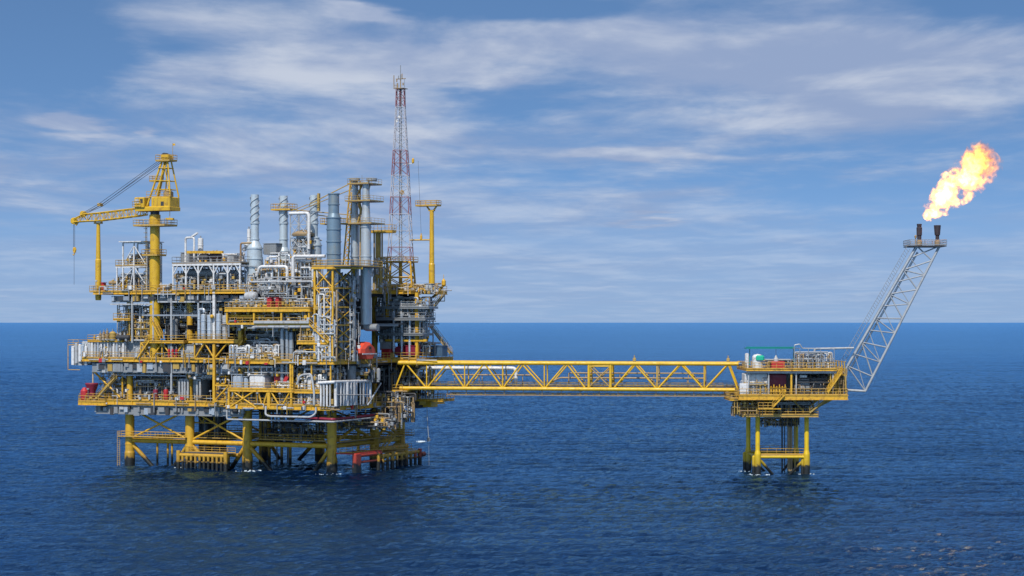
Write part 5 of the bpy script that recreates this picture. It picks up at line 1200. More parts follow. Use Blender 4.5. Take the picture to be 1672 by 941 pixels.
# rooms and machines on the flare platform
def fbox(label, px0, px1, z0, z1, V, dep, m, cat, name='equipment_cabinet', ribs=0, door=False, bev=.1):
    u0, u1 = F1.u(px0, V), F1.u(px1, V); t = thing(name, label, cat, ((u0+u1)/2, V, z0), F1)
    MB().bevbox((u0, V, z0), (u1, V+dep, z1), bev).build('housing', m, t)
    if ribs:
        r = MB()
        for i in range(ribs+1):
            u = u0+.08+(u1-u0-.16)*i/ribs; r.box((u-.05, V-.07, z0+.1), (u+.05, V-.003, z1-.1))
        r.build('stiffener', m, t)
    if door:
        d = MB().box((u0+(u1-u0)*.55, V-.05, z0+.05), (u0+(u1-u0)*.55+.9, V-.003, z0+2.1)).build('door', 'grey', t); MB().box((u0+(u1-u0)*.55+.1, V-.1, z0+1), (u0+(u1-u0)*.55+.2, V-.052, z0+1.15)).build('handle', 'dark', d)
    return t
fbox('white walled cabin at the bridge end of the flare platform', 1216, 1253, 15.32, 19.2, -2.2, 5, 'white', 'cabin', 'cabin', 3, True)
fbox('low white locker in front of the white walled cabin', 1208, 1222, 15.32, 17.4, -3.4, 1.2, 'white', 'locker')
fbox('dark red container in the open bay of the flare platform', 1254, 1284, 16.6, 19.1, -.5, 5, 'maroon', 'container', 'container', 7)
fbox('grey generator cabinet in the far bay of the flare platform', 1304, 1322, 15.32, 18.4, -1.5, 3, 'pale', 'cabinet', 'generator_cabinet', 0, True)
fbox('larger dark grey cabinet beside the grey generator cabinet', 1324, 1352, 15.32, 18.2, -.5, 4, 'grey', 'cabinet', 'generator_cabinet', 4)
fbox('pale hanging switch box above the grey generator cabinet', 1306, 1318, 18.5, 19.0, -2.2, 1, 'white', 'switch box')
wb = MB().box((F1.u(1216, 4), 4, 15.32), (F1.u(1362, 4), 4.2, 19.3)).build('added_wall', 'pale', fp)  # added back wall, pale to lighten the dark interior
t = thing('valve_skid', 'yellow valve frames in front of the dark red container', 'valves', Q1(1272, 640, -2.5), F1)
for i in range(6):
    a = Q1(1259+4.6*i, 640, -2.4); mb = MB().tube((a[0], -2.4, 15.32), (a[0], -2.4, 16.9+.3*(i % 2)), .1); mb.lathe((a[0], -2.4, 16.6), [(.1, 0), (.32, .03), (.32, .1), (.1, .12)], 10); mb.bevbox((a[0]-.2, -2.6, 15.7), (a[0]+.2, -2.2, 16.2), .06); mb.build('valve', 'yellow', t)
t = thing('vertical_tank', 'dome topped tank half white half green on flare platform upper deck', 'tank', Q1(1237, 604, -1), F1)
a = Q1(1237, 600, -1); MB().lathe((a[0], -1, 0), [(1.05, 20.25), (1.05, 22.2), (1.0, 22.5), (.7, 22.8), (.05, 22.95)], 18).build('shell', 'white', t)
b = F1.u(1239, -1.6); MB().bevbox((b-.6, -2.3, 21.8), (b+1.0, -.6, 22.7), .25).build('hood', 'green', t)
fbox('white upright locker beside the green hooded tank', 1217, 1223, 19.9, 23.1, -1.5, 1, 'white', 'locker', bev=.2)
t = thing('canopy', 'thin teal canopy roof on a single post over the flare platform', 'canopy', Q1(1224, 604, 1), F1)
u0, u1 = F1.u(1217, 1), F1.u(1297, 1); MB().box((u0, 0, 23.9), (u1, 3, 24.1)).beam((u0, 0, 24.2), (u1, 0, 24.2), .12, .2).build('roof', 'teal', t)
for px in (1224, 1296): a = F1.u(px, 1.2); MB().beam((a, 1.2, 20.2), (a, 1.2, 23.9), .14).build('post', 'teal', t)
fbox('red machine crate on flare platform upper deck behind railing', 1260, 1282, 20.25, 21.5, -1, 2, 'red', 'crate')
t = thing('crane_grab', 'small white hoist hanging under the teal canopy', 'hoist', Q1(1267, 590, .3), F1); a = Q1(1267, 588, .3); MB().lathe(a, [(.15, -.5), (.5, -.4), (.5, .15), (.3, .45), (.1, .9)], 12).build('housing', 'pale', t); MB().tube((a[0], .3, a[2]+.9), (a[0], .3, 23.9), .04).build('wire', 'cable', t)
# piping of the upper deck
def fpipes(label, px0, px1, z0, z1, V, dep, seed, n, pals, rmax=.16, hor=4):
    gg_ = random.Random(seed); u0, u1 = F1.u(px0, V), F1.u(px1, V); t = thing('pipework', label, 'pipework', ((u0+u1)/2, V, z0), F1); n = int(n*1.6); hor = int(hor*1.6)
    for i in range(n):
        u = u0+(u1-u0)*(i+.5)/n; v = V+gg_.uniform(0, dep); r = gg_.choice((.06, .09, .12, rmax)); zt1 = gg_.uniform(z0+(z1-z0)*.4, z1); u2 = min(u1, max(u0, u+gg_.choice((-1, 1))*gg_.uniform(.5, 2.2)))
        mb = MB().sweep([(u, v, z0), (u, v, zt1), (u2, v, zt1), (u2, v, z0+.3)] if gg_.random() < .65 else [(u, v, z0), (u, v, zt1), (u, v+1.5, zt1)], r)
        mb.lathe((u, v, gg_.uniform(z0+.1, zt1-.1)), [(r, 0), (r+.12, 0), (r+.12, .12), (r, .12)], 8); mb.build('pipe', gg_.choice(pals), t)
    for i in range(hor):
        v = V+gg_.uniform(-.2, dep); z = gg_.uniform(z0+.3, z1); MB().tube((u0+gg_.random(), v, z), (u1-gg_.random(), v, z), gg_.choice((.06, .1, rmax))).build('pipe', gg_.choice(pals), t)
    vm_ = gg_.choice(('bronze', 'grey', 'ochre'))
    for i in range(n):
        mb = MB(); u, v, z = gg_.uniform(u0, u1), V+gg_.uniform(-.2, dep), gg_.uniform(z0+.2, z1-.5); s_ = gg_.uniform(.1, .22); mb.bevbox((u-s_, v-s_, z-s_), (u+s_, v+s_, z+s_), .04); mb.lathe((u, v, z+s_), [(.05, 0), (.05, .2), (.22, .21), (.22, .27), (.05, .28)], 8); mb.build('valve', vm_, t)
    return t
fpipes('grey valve manifold under the cage frame of flare platform', 1300, 1360, 20.25, 23.3, -2, 5, 3, 30, ['galv', 'pale', 'grey', 'white', 'bronze'])
fpipes('pale conduits and boxes on the outer wall of the white cabin', 1210, 1256, 15.4, 18.6, -2.75, .4, 13, 5, ['pale', 'grey', 'bronze', 'grey', 'ochre'], .08, 4)
fpipes('grey conduits and small boxes in front of the grey generator cabinet', 1294, 1362, 15.4, 18.4, -2.4, 1.0, 14, 5, ['grey', 'grey', 'wall', 'bronze', 'dark'], .1, 5)
fpipes('ochre rods crowding the boom end stairs of flare platform', 1352, 1382, 15.4, 20.5, -3, 5, 15, 14, ['ochre', 'yellow_rail', 'bronze'], .08, 10)
fpipes('ochre basket of rods hung below bridge landing of flare platform', 1196, 1245, 11.2, 14.3, -3, 6, 16, 22, ['ochre', 'yellow_rail', 'bronze', 'dark'], .09, 10)
fpipes('white and tan fittings behind the red machine crate', 1244, 1298, 20.25, 21.9, 0, 4, 4, 16, ['pale', 'white', 'bronze', 'grey'], .1)
fpipes('dim pipes at the back of far bay on flare platform', 1300, 1360, 15.4, 19, 1, 2.5, 5, 14, ['grey', 'galv', 'pale', 'dark'], .14)
fpipes('yellow stairs side clutter of pipes below flare main deck', 1216, 1262, 11.6, 14.3, -1.5, 4, 6, 22, ['ochre', 'yellow', 'bronze', 'yellow_rail'], .1, 6)
fpipes('shadowed pipes below flare main deck between the legs', 1262, 1330, 11.6, 14.3, -.5, 3, 7, 20, ['grey', 'dark', 'bronze', 'pale'], .12, 6)
fpipes('dark manifold hung below flare under deck', 1243, 1308, 8.9, 11.0, 1, 6, 8, 18, ['grey', 'dark', 'bronze'], .12, 6)
t = thing('cage_frame', 'grey pipe cage frame with rounded top corner over the valve manifold', 'steel frame', Q1(1330, 604, -2), F1)
mb = MB(); ps = [1297, 1306, 1320, 1340, 1360]
for v in (-2.4, 4):
    a = F1.u(1297, v); b = F1.u(1362, v); mb.sweep([(a, v, 20.2), (a, v, 24.6), (F1.u(1306, v), v, 24.8), (F1.u(1310, v), v, 24.0), (b, v, 23.9), (b, v, 20.2)], .09, n=6)
    for p in ps[1:-1]: mb.tube((F1.u(p, v), v, 20.2), (F1.u(p, v), v, 24), .07, n=5)
    mb.tube((a, v, 22), (b, v, 22), .06, n=5)
for p in ps: mb.tube((F1.u(p, -2.4), -2.4, 24), (F1.u(p, -2.4), 4, 24), .07, n=5)
mb.build('frame', 'galv', t)
t = thing('flare_header', 'white flare gas pipe leading from cage frame to the flare boom', 'pipe', Q1(1360, 575, 1), F1); MB().sweep([(F1.u(1330, 1), 1, 20.5), (F1.u(1330, 1), 1, 23.9), (F1.u(1394, 1), 1, 24.05)], .2, n=10).build('pipe', 'pale', t)
stairway('long yellow stair from main deck to upper deck at flare boom end', Q1(1352, 641, -4.2), Q1(1376, 606, -4.2), fr=F1, m='yellow')
stairway('yellow stair hung under the flare platform between its decks', Q1(1262, 665, -4.6), Q1(1281, 645, -4.6), fr=F1, m='yellow')
stairway('ochre stair running down beneath the boom end of flare platform', Q1(1322, 674, -3), Q1(1352, 651, -3), fr=F1, m='ochre')
lg = MB().box((F1.u(1238, -4.8), -4.9, 12.6), (F1.u(1275, -4.8), -3.8, 12.75)).build('hanging_ledge', 'yellow', fp); MB().rail([(F1.u(1238, -4.8), -4.9, 12.75), (F1.u(1262, -4.8), -4.9, 12.75)], step=1).build('railing', 'yellow_rail', lg)
es = MB()   # end screen of the boom side
for i in range(5):
    v = -3.8+i*3.2
    es.tube((FU1-.2, v, 15.3), (FU1-.6, v, 21.5), .14); 
for z in (17, 18.6, 20.2, 21.5): es.tube((FU1-.3, -3.8, z), (FU1-.3, 9, z), .08)
for i in range(4): es.cross((FU1-.25, -3.8+i*3.2, 15.3), (FU1-.25, -.6+i*3.2, 15.3), (FU1-.4, -.6+i*3.2, 20.2), (FU1-.4, -3.8+i*3.2, 20.2), .07)
es.build('end_frame', 'ochre', fp)
a = Q1(1378, 614, -3); MB().box((a[0]-.4, -3.5, a[2]), (a[0]+.4, 3, a[2]+.25)).rail([(a[0]+.4, -3.5, a[2]+.2), (a[0]+.4, 3, a[2]+.2)], step=1).build('boom_landing', 'yellow', fp)

# ================================================================== FLARE BOOM
fbm = thing('flare_boom', 'grey inclined lattice flare boom leaning out over the sea', 'flare boom', Q1(1396, 640, 4), F1)
VL, VR = 2.2, 6.6
def fq(px, py, v): return Vector(Q1(px, py, v))
A0, A1 = (1384, 598), (1497, 402); B0, B1 = (1413, 639), (1534, 402)
TL = lambda f, v: fq(A0[0]+(A1[0]-A0[0])*f, A0[1]+(A1[1]-A0[1])*f, v)
TR = lambda f, v: fq(B0[0]+(B1[0]-B0[0])*f, B0[1]+(B1[1]-B0[1])*f, v)
for v in (VL, VR):
    MB().tube(TL(0, v), TL(1, v), .3, n=10).build('chord', 'galv', fbm); MB().tube(TR(0, v), TR(1, v), .24, n=10).build('chord', 'boom_grey', fbm)
    MB().tube(fq(1380, 637, v), TR(0, v), .24, n=10).build('foot_strut', 'pale', fbm); MB().tube(TL(0, v), fq(1380, 606, v), .24, n=10).build('foot_strut', 'galv', fbm)
    MB().tube(fq(1380, 637, v), TL(.0, v), .16).build('foot_strut', 'grey', fbm)
nb = 10
for i in range(nb):
    f0, f1 = i/nb, (i+1)/nb
    for v in (VL, VR):
        MB().tube(TL(f0, v), TR(f1 if i % 2 else f0, v), .13, n=7).build('lattice_bar', 'boom_grey', fbm)
        MB().tube(TR(f0, v) if i % 2 else TL(f0, v), TL(f1, v) if i % 2 else TR(f1, v), .145, n=7).build('lattice_bar', 'boom_grey', fbm)
    for v in (VL, VR): MB().tube(TL(f0, v) if i % 2 else TR(f0, v), TR(f1, v) if i % 2 else TL(f1, v), .085, n=6).build('lattice_bar', 'boom_grey', fbm)
    MB().tube(TR(f0, VR), TR(f1, VL), .1, n=6).build('lattice_bar', 'grey', fbm); MB().tube(TL(f0, VL), TL(f1, VR), .1, n=6).build('lattice_bar', 'grey', fbm)
    MB().tube(TL(f1, VL), TL(f1, VR), .1, n=6).build('lattice_bar', 'boom_grey', fbm); MB().tube(TR(f1, VL), TR(f1, VR), .1, n=6).build('lattice_bar', 'boom_grey', fbm)
    MB().tube(TR(f0, VL), TR(f1, VR), .12, n=6).build('lattice_bar', 'grey', fbm); MB().tube(TL(f0, VR), TL(f1, VL), .12, n=6).build('lattice_bar', 'grey', fbm)
for o, r in ((.9, .2), (2.2, .13)):
    MB().tube(TL(-.02, VL+o)+Vector((.55, 0, -.5)), TL(.97, VL+o)+Vector((.55, 0, -.5)), r, n=8).build('flare_pipe', 'silver', fbm)
ldr = MB()
for v in (VL+.2, VL+1.0): ldr.tube(TL(.0, v)+Vector((-.7, 0, .55)), TL(.95, v)+Vector((-.7, 0, .55)), .045, n=4); ldr.tube(TL(.0, v)+Vector((-1.2, 0, 1.2)), TL(.95, v)+Vector((-1.2, 0, 1.2)), .04, n=4)
for i in range(46):
    f = i/46*.95; ldr.tube(TL(f, VL+.2)+Vector((-.7, 0, .55)), TL(f, VL+.2)+Vector((-1.2, 0, 1.2)), .035, n=4); ldr.beam(TL(f, VL+.2)+Vector((-.7, 0, .55)), TL(f, VL+1)+Vector((-.7, 0, .55)), .2, .04)
ldr.build('stepped_ladder', 'galv', fbm)
pz = Q1(1515, 403, VL)[2]; u0, u1 = F1.u(1484, VL), F1.u(1544, VL)
tp = MB().box((u0, VL-1, pz), (u1, VR+1, pz+.2)).build('tip_platform', 'wall', fbm)
MB().rail([(u0, VL-1, pz+.3), (u1, VL-1, pz+.3), (u1, VR+1, pz+.3), (u0, VR+1, pz+.3)], closed=True, h=1.0, step=1.3, r=.045).build('railing', 'grey', tp)
V = 4.4; cu = F1.u(1501, V)
zz = lambda py: Q1(1501, py, V)[2]
MB().lathe((cu, V, 0), [(.42, pz+.3), (.42, zz(385)), (.52, zz(384.5)), (.55, zz(372)), (.42, zz(371)), (.5, zz(366)), (.44, zz(365.8)), (.4, zz(368))], 16).build('flare_tip', 'soot', fbm)
MB().tube((cu-.75, V, pz+.3), (cu-.7, V, zz(389)), .1).lathe((cu-.7, V, zz(389)), [(.2, 0), (.25, .4), (.1, .6)], 8).build('pilot_burner', 'bronze', fbm)
cu2 = F1.u(1530.5, V)
MB().lathe((cu2, V, 0), [(.36, pz+.3), (.36, zz(385)), (.52, zz(384)), (.54, zz(382)), (.68, zz(368.2)), (.6, zz(368)), (.5, zz(372))], 16).build('flare_tip', 'soot', fbm)
for c_ in (cu, cu2): MB().lathe((c_, V, pz+.3), [(.5, 0), (.55, .1), (.55, .9), (.44, 1.0)], 14).build('tip_collar', 'bronze', fbm)

# ================================================================== FLAME
fa, fb_ = fq(1509, 358, V), fq(1622, 245, V)
ax = (fb_-fa); LF = ax.length; axn = ax.normalized()
fl = bpy.data.meshes.new('flare_flame'); mb = MB()
sx = Vector((0,1,0)); sy = axn.cross(sx).normalized()
def frad(t): 
    pts = ((0, .9), (.08, 2.0), (.25, 3.0), (.45, 3.6), (.65, 4.2), (.85, 4.3), (1.0, 3.1), (1.06, .7))
    for (a, x), (b, y) in zip(pts[:-1], pts[1:]):
        if a <= t <= b: return x+(y-x)*(t-a)/(b-a)
    return .3
rings = []; NS, NR = 40, 28
from mathutils import noise as mn
for i in range(NS+1):
    t_ = 1.06*i/NS
    for j in range(NR):
        a = 2*math.pi*j/NR; r = frad(t_)
        p = axn*(t_*LF) + sx*(r*.8*math.cos(a)) + sy*(r*math.sin(a))
        k = 1+.22*mn.noise(p*.45)+.1*mn.noise(p*1.1); p = axn*(t_*LF) + sx*(r*k*.8*math.cos(a)) + sy*(r*k*math.sin(a))
        rings.append(p)
fs = [(i*NR+j, i*NR+(j+1) % NR, (i+1)*NR+(j+1) % NR, (i+1)*NR+j) for i in range(NS) for j in range(NR)] + [tuple(range(NR))[::-1], tuple(range(NS*NR, NS*NR+NR))]
fl.from_pydata([tuple(p) for p in rings], [], fs)
import bmesh
bm_ = bmesh.new(); bm_.from_mesh(fl); bmesh.ops.recalc_face_normals(bm_, faces=bm_.faces); bm_.to_mesh(fl); bm_.free()
fo = bpy.data.objects.new('flare_flame', fl); COL.objects.link(fo); fo.location = F1.w(fa)
fo['label'] = 'bright yellow and orange gas flame blown sideways above the sooty flare tips'; fo['category'] = 'flame'
fmt = bpy.data.materials.new('gas_flame'); fmt.use_nodes = True; nt = fmt.node_tree; N, L = nt.nodes, nt.links
N.remove(N['Principled BSDF']); out = N['Material Output']
tc = N.new('ShaderNodeTexCoord')
def mth(op, a, b=None, c=None, clamp=False):
    n = N.new('ShaderNodeMath'); n.operation = op; n.use_clamp = clamp
    for i, v in enumerate((a, b, c)):
        if v is None: continue
        if isinstance(v, (int, float)): n.inputs[i].default_value = v
        else: L.new(v, n.inputs[i])
    return n.outputs[0]
def vdot(v, d):
    n = N.new('ShaderNodeVectorMath'); n.operation = 'DOT_PRODUCT'; L.new(v, n.inputs[0]); n.inputs[1].default_value = tuple(d); return n.outputs['Value']
P = tc.outputs['Object']
def nz(sc_, det, loc=(0,0,0), dist=0, rough=.6, src=None, color=False):
    mp = N.new('ShaderNodeMapping'); mp.inputs['Location'].default_value = loc; L.new(src or P, mp.inputs[0])
    n = N.new('ShaderNodeTexNoise'); n.inputs['Scale'].default_value = sc_; n.inputs['Detail'].default_value = det; n.inputs['Distortion'].default_value = dist; n.inputs['Roughness'].default_value = rough
    L.new(mp.outputs[0], n.inputs['Vector']); return n.outputs['Color' if color else 'Fac']
wc = nz(.42, 3, (3, 1, 7), 0, .5, None, True)
sub = N.new('ShaderNodeVectorMath'); sub.operation = 'SUBTRACT'; L.new(wc, sub.inputs[0]); sub.inputs[1].default_value = (.5, .5, .5)
scl = N.new('ShaderNodeVectorMath'); scl.operation = 'SCALE'; L.new(sub.outputs[0], scl.inputs[0]); scl.inputs['Scale'].default_value = 5.5
adv = N.new('ShaderNodeVectorMath'); adv.operation = 'ADD'; L.new(P, adv.inputs[0]); L.new(scl.outputs[0], adv.inputs[1])
PW = adv.outputs[0]
tt = mth('DIVIDE', vdot(P, axn), LF)
ttw = mth('DIVIDE', vdot(PW, axn), LF)
dx_, dy_ = vdot(PW, sx), vdot(PW, sy)
# centre line bows a little: first steep, then blown along the wind
bow = mth('MULTIPLY', mth('SINE', mth('MULTIPLY', tt, 5.2)), .55)
rad = mth('SQRT', mth('ADD', mth('POWER', mth('MULTIPLY', dx_, 1.2), 2.0), mth('POWER', mth('SUBTRACT', dy_, bow), 2.0)))
fc = N.new('ShaderNodeFloatCurve'); cv = fc.mapping.curves[0]
for x_, y_ in ((.06, .33), (.2, .50), (.45, .64), (.68, .72), (.88, .66)): cv.points.new(x_, y_)
cv.points[0].location = (0, .12); cv.points[-1].location = (1, .25); fc.mapping.update(); L.new(tt, fc.inputs['Value'])
R_ = mth('MULTIPLY', fc.outputs['Value'], FL_R)
body = mth('SUBTRACT', 1.0, mth('DIVIDE', rad, mth('MAXIMUM', R_, .05)))
fn = nz(.75, 7, (0,0,0), .4, .62)
dens = mth('ADD', mth('ADD', body, mth('MULTIPLY', mth('SUBTRACT', nz(.24, 2, (5, 8, 2)), .5), FL_L)), mth('MULTIPLY', mth('SUBTRACT', fn, .5), FL_N))
d01 = N.new('ShaderNodeMapRange'); d01.inputs['From Min'].default_value = .0; d01.inputs['From Max'].default_value = .85; L.new(dens, d01.inputs['Value'])
fade = N.new('ShaderNodeMapRange'); fade.interpolation_type = 'SMOOTHSTEP'; fade.inputs['From Min'].default_value = 1.05; fade.inputs['From Max'].default_value = .35; fade.inputs['To Min'].default_value = .12; L.new(tt, fade.inputs['Value'])
holes = N.new('ShaderNodeMapRange'); holes.interpolation_type = 'SMOOTHSTEP'; holes.inputs['From Min'].default_value = .36; holes.inputs['From Max'].default_value = .56; holes.inputs['To Min'].default_value = .12; L.new(nz(1.1, 5, (9, 2, 4), .8), holes.inputs['Value'])
st_ = mth('MULTIPLY', mth('MULTIPLY', mth('MULTIPLY', d01.outputs[0], d01.outputs[0]), FL_S), mth('MULTIPLY', fade.outputs[0], holes.outputs[0]))
cr = N.new('ShaderNodeValToRGB'); cr.color_ramp.elements[0].position = 0; cr.color_ramp.elements[0].color = (1, .21, .02, 1); cr.color_ramp.elements[1].position = 1; cr.color_ramp.elements[1].color = (1, .62, .16, 1)
e = cr.color_ramp.elements.new(.4); e.color = (1, .42, .06, 1); L.new(mth('MULTIPLY', d01.outputs[0], mth('MULTIPLY_ADD', fade.outputs[0], .6, .4)), cr.inputs['Fac'])
em = N.new('ShaderNodeEmission'); L.new(cr.outputs[0], em.inputs['Color']); L.new(st_, em.inputs['Strength']); 
ab = N.new('ShaderNodeVolumeAbsorption'); ab.inputs['Color'].default_value = (.8, .3, .1, 1); L.new(mth('MULTIPLY', d01.outputs[0], .5), ab.inputs['Density'])
ash = N.new('ShaderNodeAddShader'); L.new(em.outputs[0], ash.inputs[0]); L.new(ab.outputs[0], ash.inputs[1])
L.new(ash.outputs[0], out.inputs['Volume'])
fl.materials.append(fmt)

# ================================================================== SEA
def axis(fine0, fine1, step, grow, far):
    a = list(np.arange(fine0, fine1+1e-6, step)); s = step; x = a[-1]
    up = []
    while x < far: s *= grow; x += s; up.append(x)
    s = step; x = a[0]; dn = []
    while x > -far: s *= grow; x -= s; dn.append(x)
    return np.array(dn[::-1]+a+up)
xs = axis(-200, 200, .6, 1.012, 90000.0)
ys = []
y = 150.0
while y < 2400: ys.append(y); y += .42 + (y-150)*.0024
s = 6; 
while y < 90000: s *= 1.1; y += s; ys.append(y)
y = 150.0; s = 1; pre = []
while y > -90000: s *= 1.2; y -= s; pre.append(y)
ys = np.array(pre[::-1]+ys)
X, Y = np.meshgrid(xs, ys)
rg = np.random.RandomState(3)
Z = np.zeros_like(X)
for i in range(46):
    lam = 1.5*(1.055**i)*rg.uniform(.9, 1.1)
    if lam > 12: break
    d = R(250)+rg.normal(0, .62)
    k = 2*math.pi/lam
    amp = WAVE_A*lam**.55
    ph = (X*math.cos(d)+Y*math.sin(d))*k + rg.uniform(0, 7)
    Z += amp*(np.sin(ph)+.22*np.sin(2*ph+1.2))*np.clip((2300-np.hypot(X, Y))/1700, 0, 1)
Z *= np.clip((1100-np.abs(X))/500, 0, 1)*np.clip((Y-120)/30, 0, 1)
ny, nx = X.shape
vv = np.stack([X, Y, Z], -1).reshape(-1, 3).astype(np.float32)
ii = np.arange(ny*nx).reshape(ny, nx)
quads = np.stack([ii[:-1,:-1], ii[:-1,1:], ii[1:,1:], ii[1:,:-1]], -1).reshape(-1, 4)
me = bpy.data.meshes.new('sea')
me.vertices.add(len(vv)); me.vertices.foreach_set('co', vv.ravel())
me.loops.add(quads.size); me.loops.foreach_set('vertex_index', quads.ravel().astype(np.int32))
me.polygons.add(len(quads)); me.polygons.foreach_set('loop_start', np.arange(0, quads.size, 4, dtype=np.int32))
me.polygons.foreach_set('loop_total', np.full(len(quads), 4, dtype=np.int32))
me.polygons.foreach_set('use_smooth', np.ones(len(quads), dtype=bool))
me.update(); me.validate()
sea = bpy.data.objects.new('sea', me); COL.objects.link(sea); sea['kind'] = 'structure'
wm = bpy.data.materials.new('sea_water'); wm.use_nodes = True
N, L = wm.node_tree.nodes, wm.node_tree.links
N.remove(N['Principled BSDF']); out = N['Material Output']
geo = N.new('ShaderNodeNewGeometry')
def wn(sc, st, det, rough=.6):
    mp = N.new('ShaderNodeMapping'); mp.inputs['Scale'].default_value = st; mp.inputs['Rotation'].default_value = (0, 0, R(-12))
    L.new(geo.outputs['Position'], mp.inputs[0]); n = N.new('ShaderNodeTexNoise'); n.inputs['Scale'].default_value = sc; n.inputs['Detail'].default_value = det; n.inputs['Roughness'].default_value = rough
    L.new(mp.outputs[0], n.inputs['Vector']); return n.outputs['Fac']
b1 = N.new('ShaderNodeBump'); b1.inputs['Strength'].default_value = 1.0; b1.inputs['Distance'].default_value = BUMP_D
L.new(wn(.32, (.62, 1.0, 1), 9, .68), b1.inputs['Height'])
b2 = N.new('ShaderNodeBump'); b2.inputs['Strength'].default_value = 1.0; b2.inputs['Distance'].default_value = BUMP_D2
L.new(wn(.06, (.5, 1.0, 1), 3), b2.inputs['Height']); L.new(b1.outputs[0], b2.inputs['Normal'])
nrm_ = b2.outputs[0]
pm_ = N.new('ShaderNodeMix'); pm_.data_type = 'RGBA'
pm_.inputs['A'].default_value = (*[c*.75 for c in SEA_COL], 1); pm_.inputs['B'].default_value = (*[c*1.25 for c in SEA_COL], 1)
L.new(wn(.012, (.4, 1.7, 1), 5), pm_.inputs['Factor'])
df = N.new('ShaderNodeBsdfDiffuse'); L.new(pm_.outputs['Result'], df.inputs['Color'])
gl = N.new('ShaderNodeBsdfGlossy'); gl.inputs['Color'].default_value = (*SEA_REFL, 1); gl.inputs['Roughness'].default_value = SEA_ROUGH; L.new(nrm_, gl.inputs['Normal'])
fr = N.new('ShaderNodeFresnel'); fr.inputs['IOR'].default_value = 1.33; L.new(nrm_, fr.inputs['Normal'])
fm_ = N.new('ShaderNodeMath'); fm_.operation = 'MULTIPLY'; L.new(fr.outputs[0], fm_.inputs[0])
wp = N.new('ShaderNodeMapRange'); wp.inputs['From Min'].default_value = .3; wp.inputs['From Max'].default_value = .7; wp.inputs['To Min'].default_value = SEA_SPEC*.78; wp.inputs['To Max'].default_value = SEA_SPEC*1.2; L.new(wn(.02, (.25, 1.6, 1), 6, .65), wp.inputs['Value']); L.new(wp.outputs[0], fm_.inputs[1])
ms = N.new('ShaderNodeMixShader'); L.new(fm_.outputs[0], ms.inputs[0]); L.new(df.outputs[0], ms.inputs[1]); L.new(gl.outputs[0], ms.inputs[2]); L.new(ms.outputs[0], out.inputs['Surface'])
me.materials.append(wm)

# ================================================================== SKY
W = bpy.data.worlds.new('World'); SC.world = W; W.use_nodes = True
N, L = W.node_tree.nodes, W.node_tree.links
bg = N['Background']
tc = N.new('ShaderNodeTexCoord')
sep = N.new('ShaderNodeSeparateXYZ'); L.new(tc.outputs['Generated'], sep.inputs[0])
def math_(op, a, b=None, c=None):
    n = N.new('ShaderNodeMath'); n.operation = op
    for i, v in enumerate((a, b, c)):
        if v is None: continue
        if isinstance(v, (int, float)): n.inputs[i].default_value = v
        else: L.new(v, n.inputs[i])
    return n.outputs[0]
# the low sky of the photo is as deep a blue as the sky higher up: read the model a little higher
zz = math_('ADD', math_('MULTIPLY', math_('MAXIMUM', sep.outputs['Z'], 0.0), SKY_Z), SKY_0)
cmb = N.new('ShaderNodeCombineXYZ'); L.new(sep.outputs['X'], cmb.inputs[0]); L.new(sep.outputs['Y'], cmb.inputs[1]); L.new(zz, cmb.inputs[2])
nrm = N.new('ShaderNodeVectorMath'); nrm.operation = 'NORMALIZE'; L.new(cmb.outputs[0], nrm.inputs[0])
sky = N.new('ShaderNodeTexSky'); sky.sky_type = 'NISHITA'; sky.sun_disc = False
sky.sun_elevation = SUN_EL; sky.sun_rotation = math.atan2(SUN_D[0], SUN_D[1]); sky.ozone_density = 3.0; sky.dust_density = .6
L.new(nrm.outputs[0], sky.inputs['Vector'])
az = math_('ARCTAN2', sep.outputs['X'], sep.outputs['Y'])
el = math_('MAXIMUM', sep.outputs['Z'], 0.0)
inv = math_('DIVIDE', 1.0, math_('ADD', el, .045))
pv = N.new('ShaderNodeCombineXYZ'); L.new(math_('MULTIPLY', sep.outputs['X'], inv), pv.inputs[0]); L.new(math_('MULTIPLY', sep.outputs['Y'], inv), pv.inputs[1]); pv.inputs[2].default_value = 3.7
def noise_(scale, det, stretch=(1,1,1), dist=0.0, loc=(0,0,0), rough=.55):
    mp = N.new('ShaderNodeMapping'); mp.inputs['Scale'].default_value = stretch; mp.inputs['Location'].default_value = loc
    L.new(pv.outputs[0], mp.inputs[0]); n = N.new('ShaderNodeTexNoise'); n.inputs['Scale'].default_value = scale; n.inputs['Detail'].default_value = det; n.inputs['Distortion'].default_value = dist; n.inputs['Roughness'].default_value = rough
    L.new(mp.outputs[0], n.inputs['Vector']); return n.outputs['Fac']
# warp, so that the cloud banks have ragged borders
w1 = math_('SUBTRACT', noise_(1.3, 5), .5); w2 = math_('SUBTRACT', noise_(1.3, 5, loc=(5,3,1)), .5)
azw = math_('MULTIPLY_ADD', w1, .10, az); elw = math_('MULTIPLY_ADD', w2, .035, el)
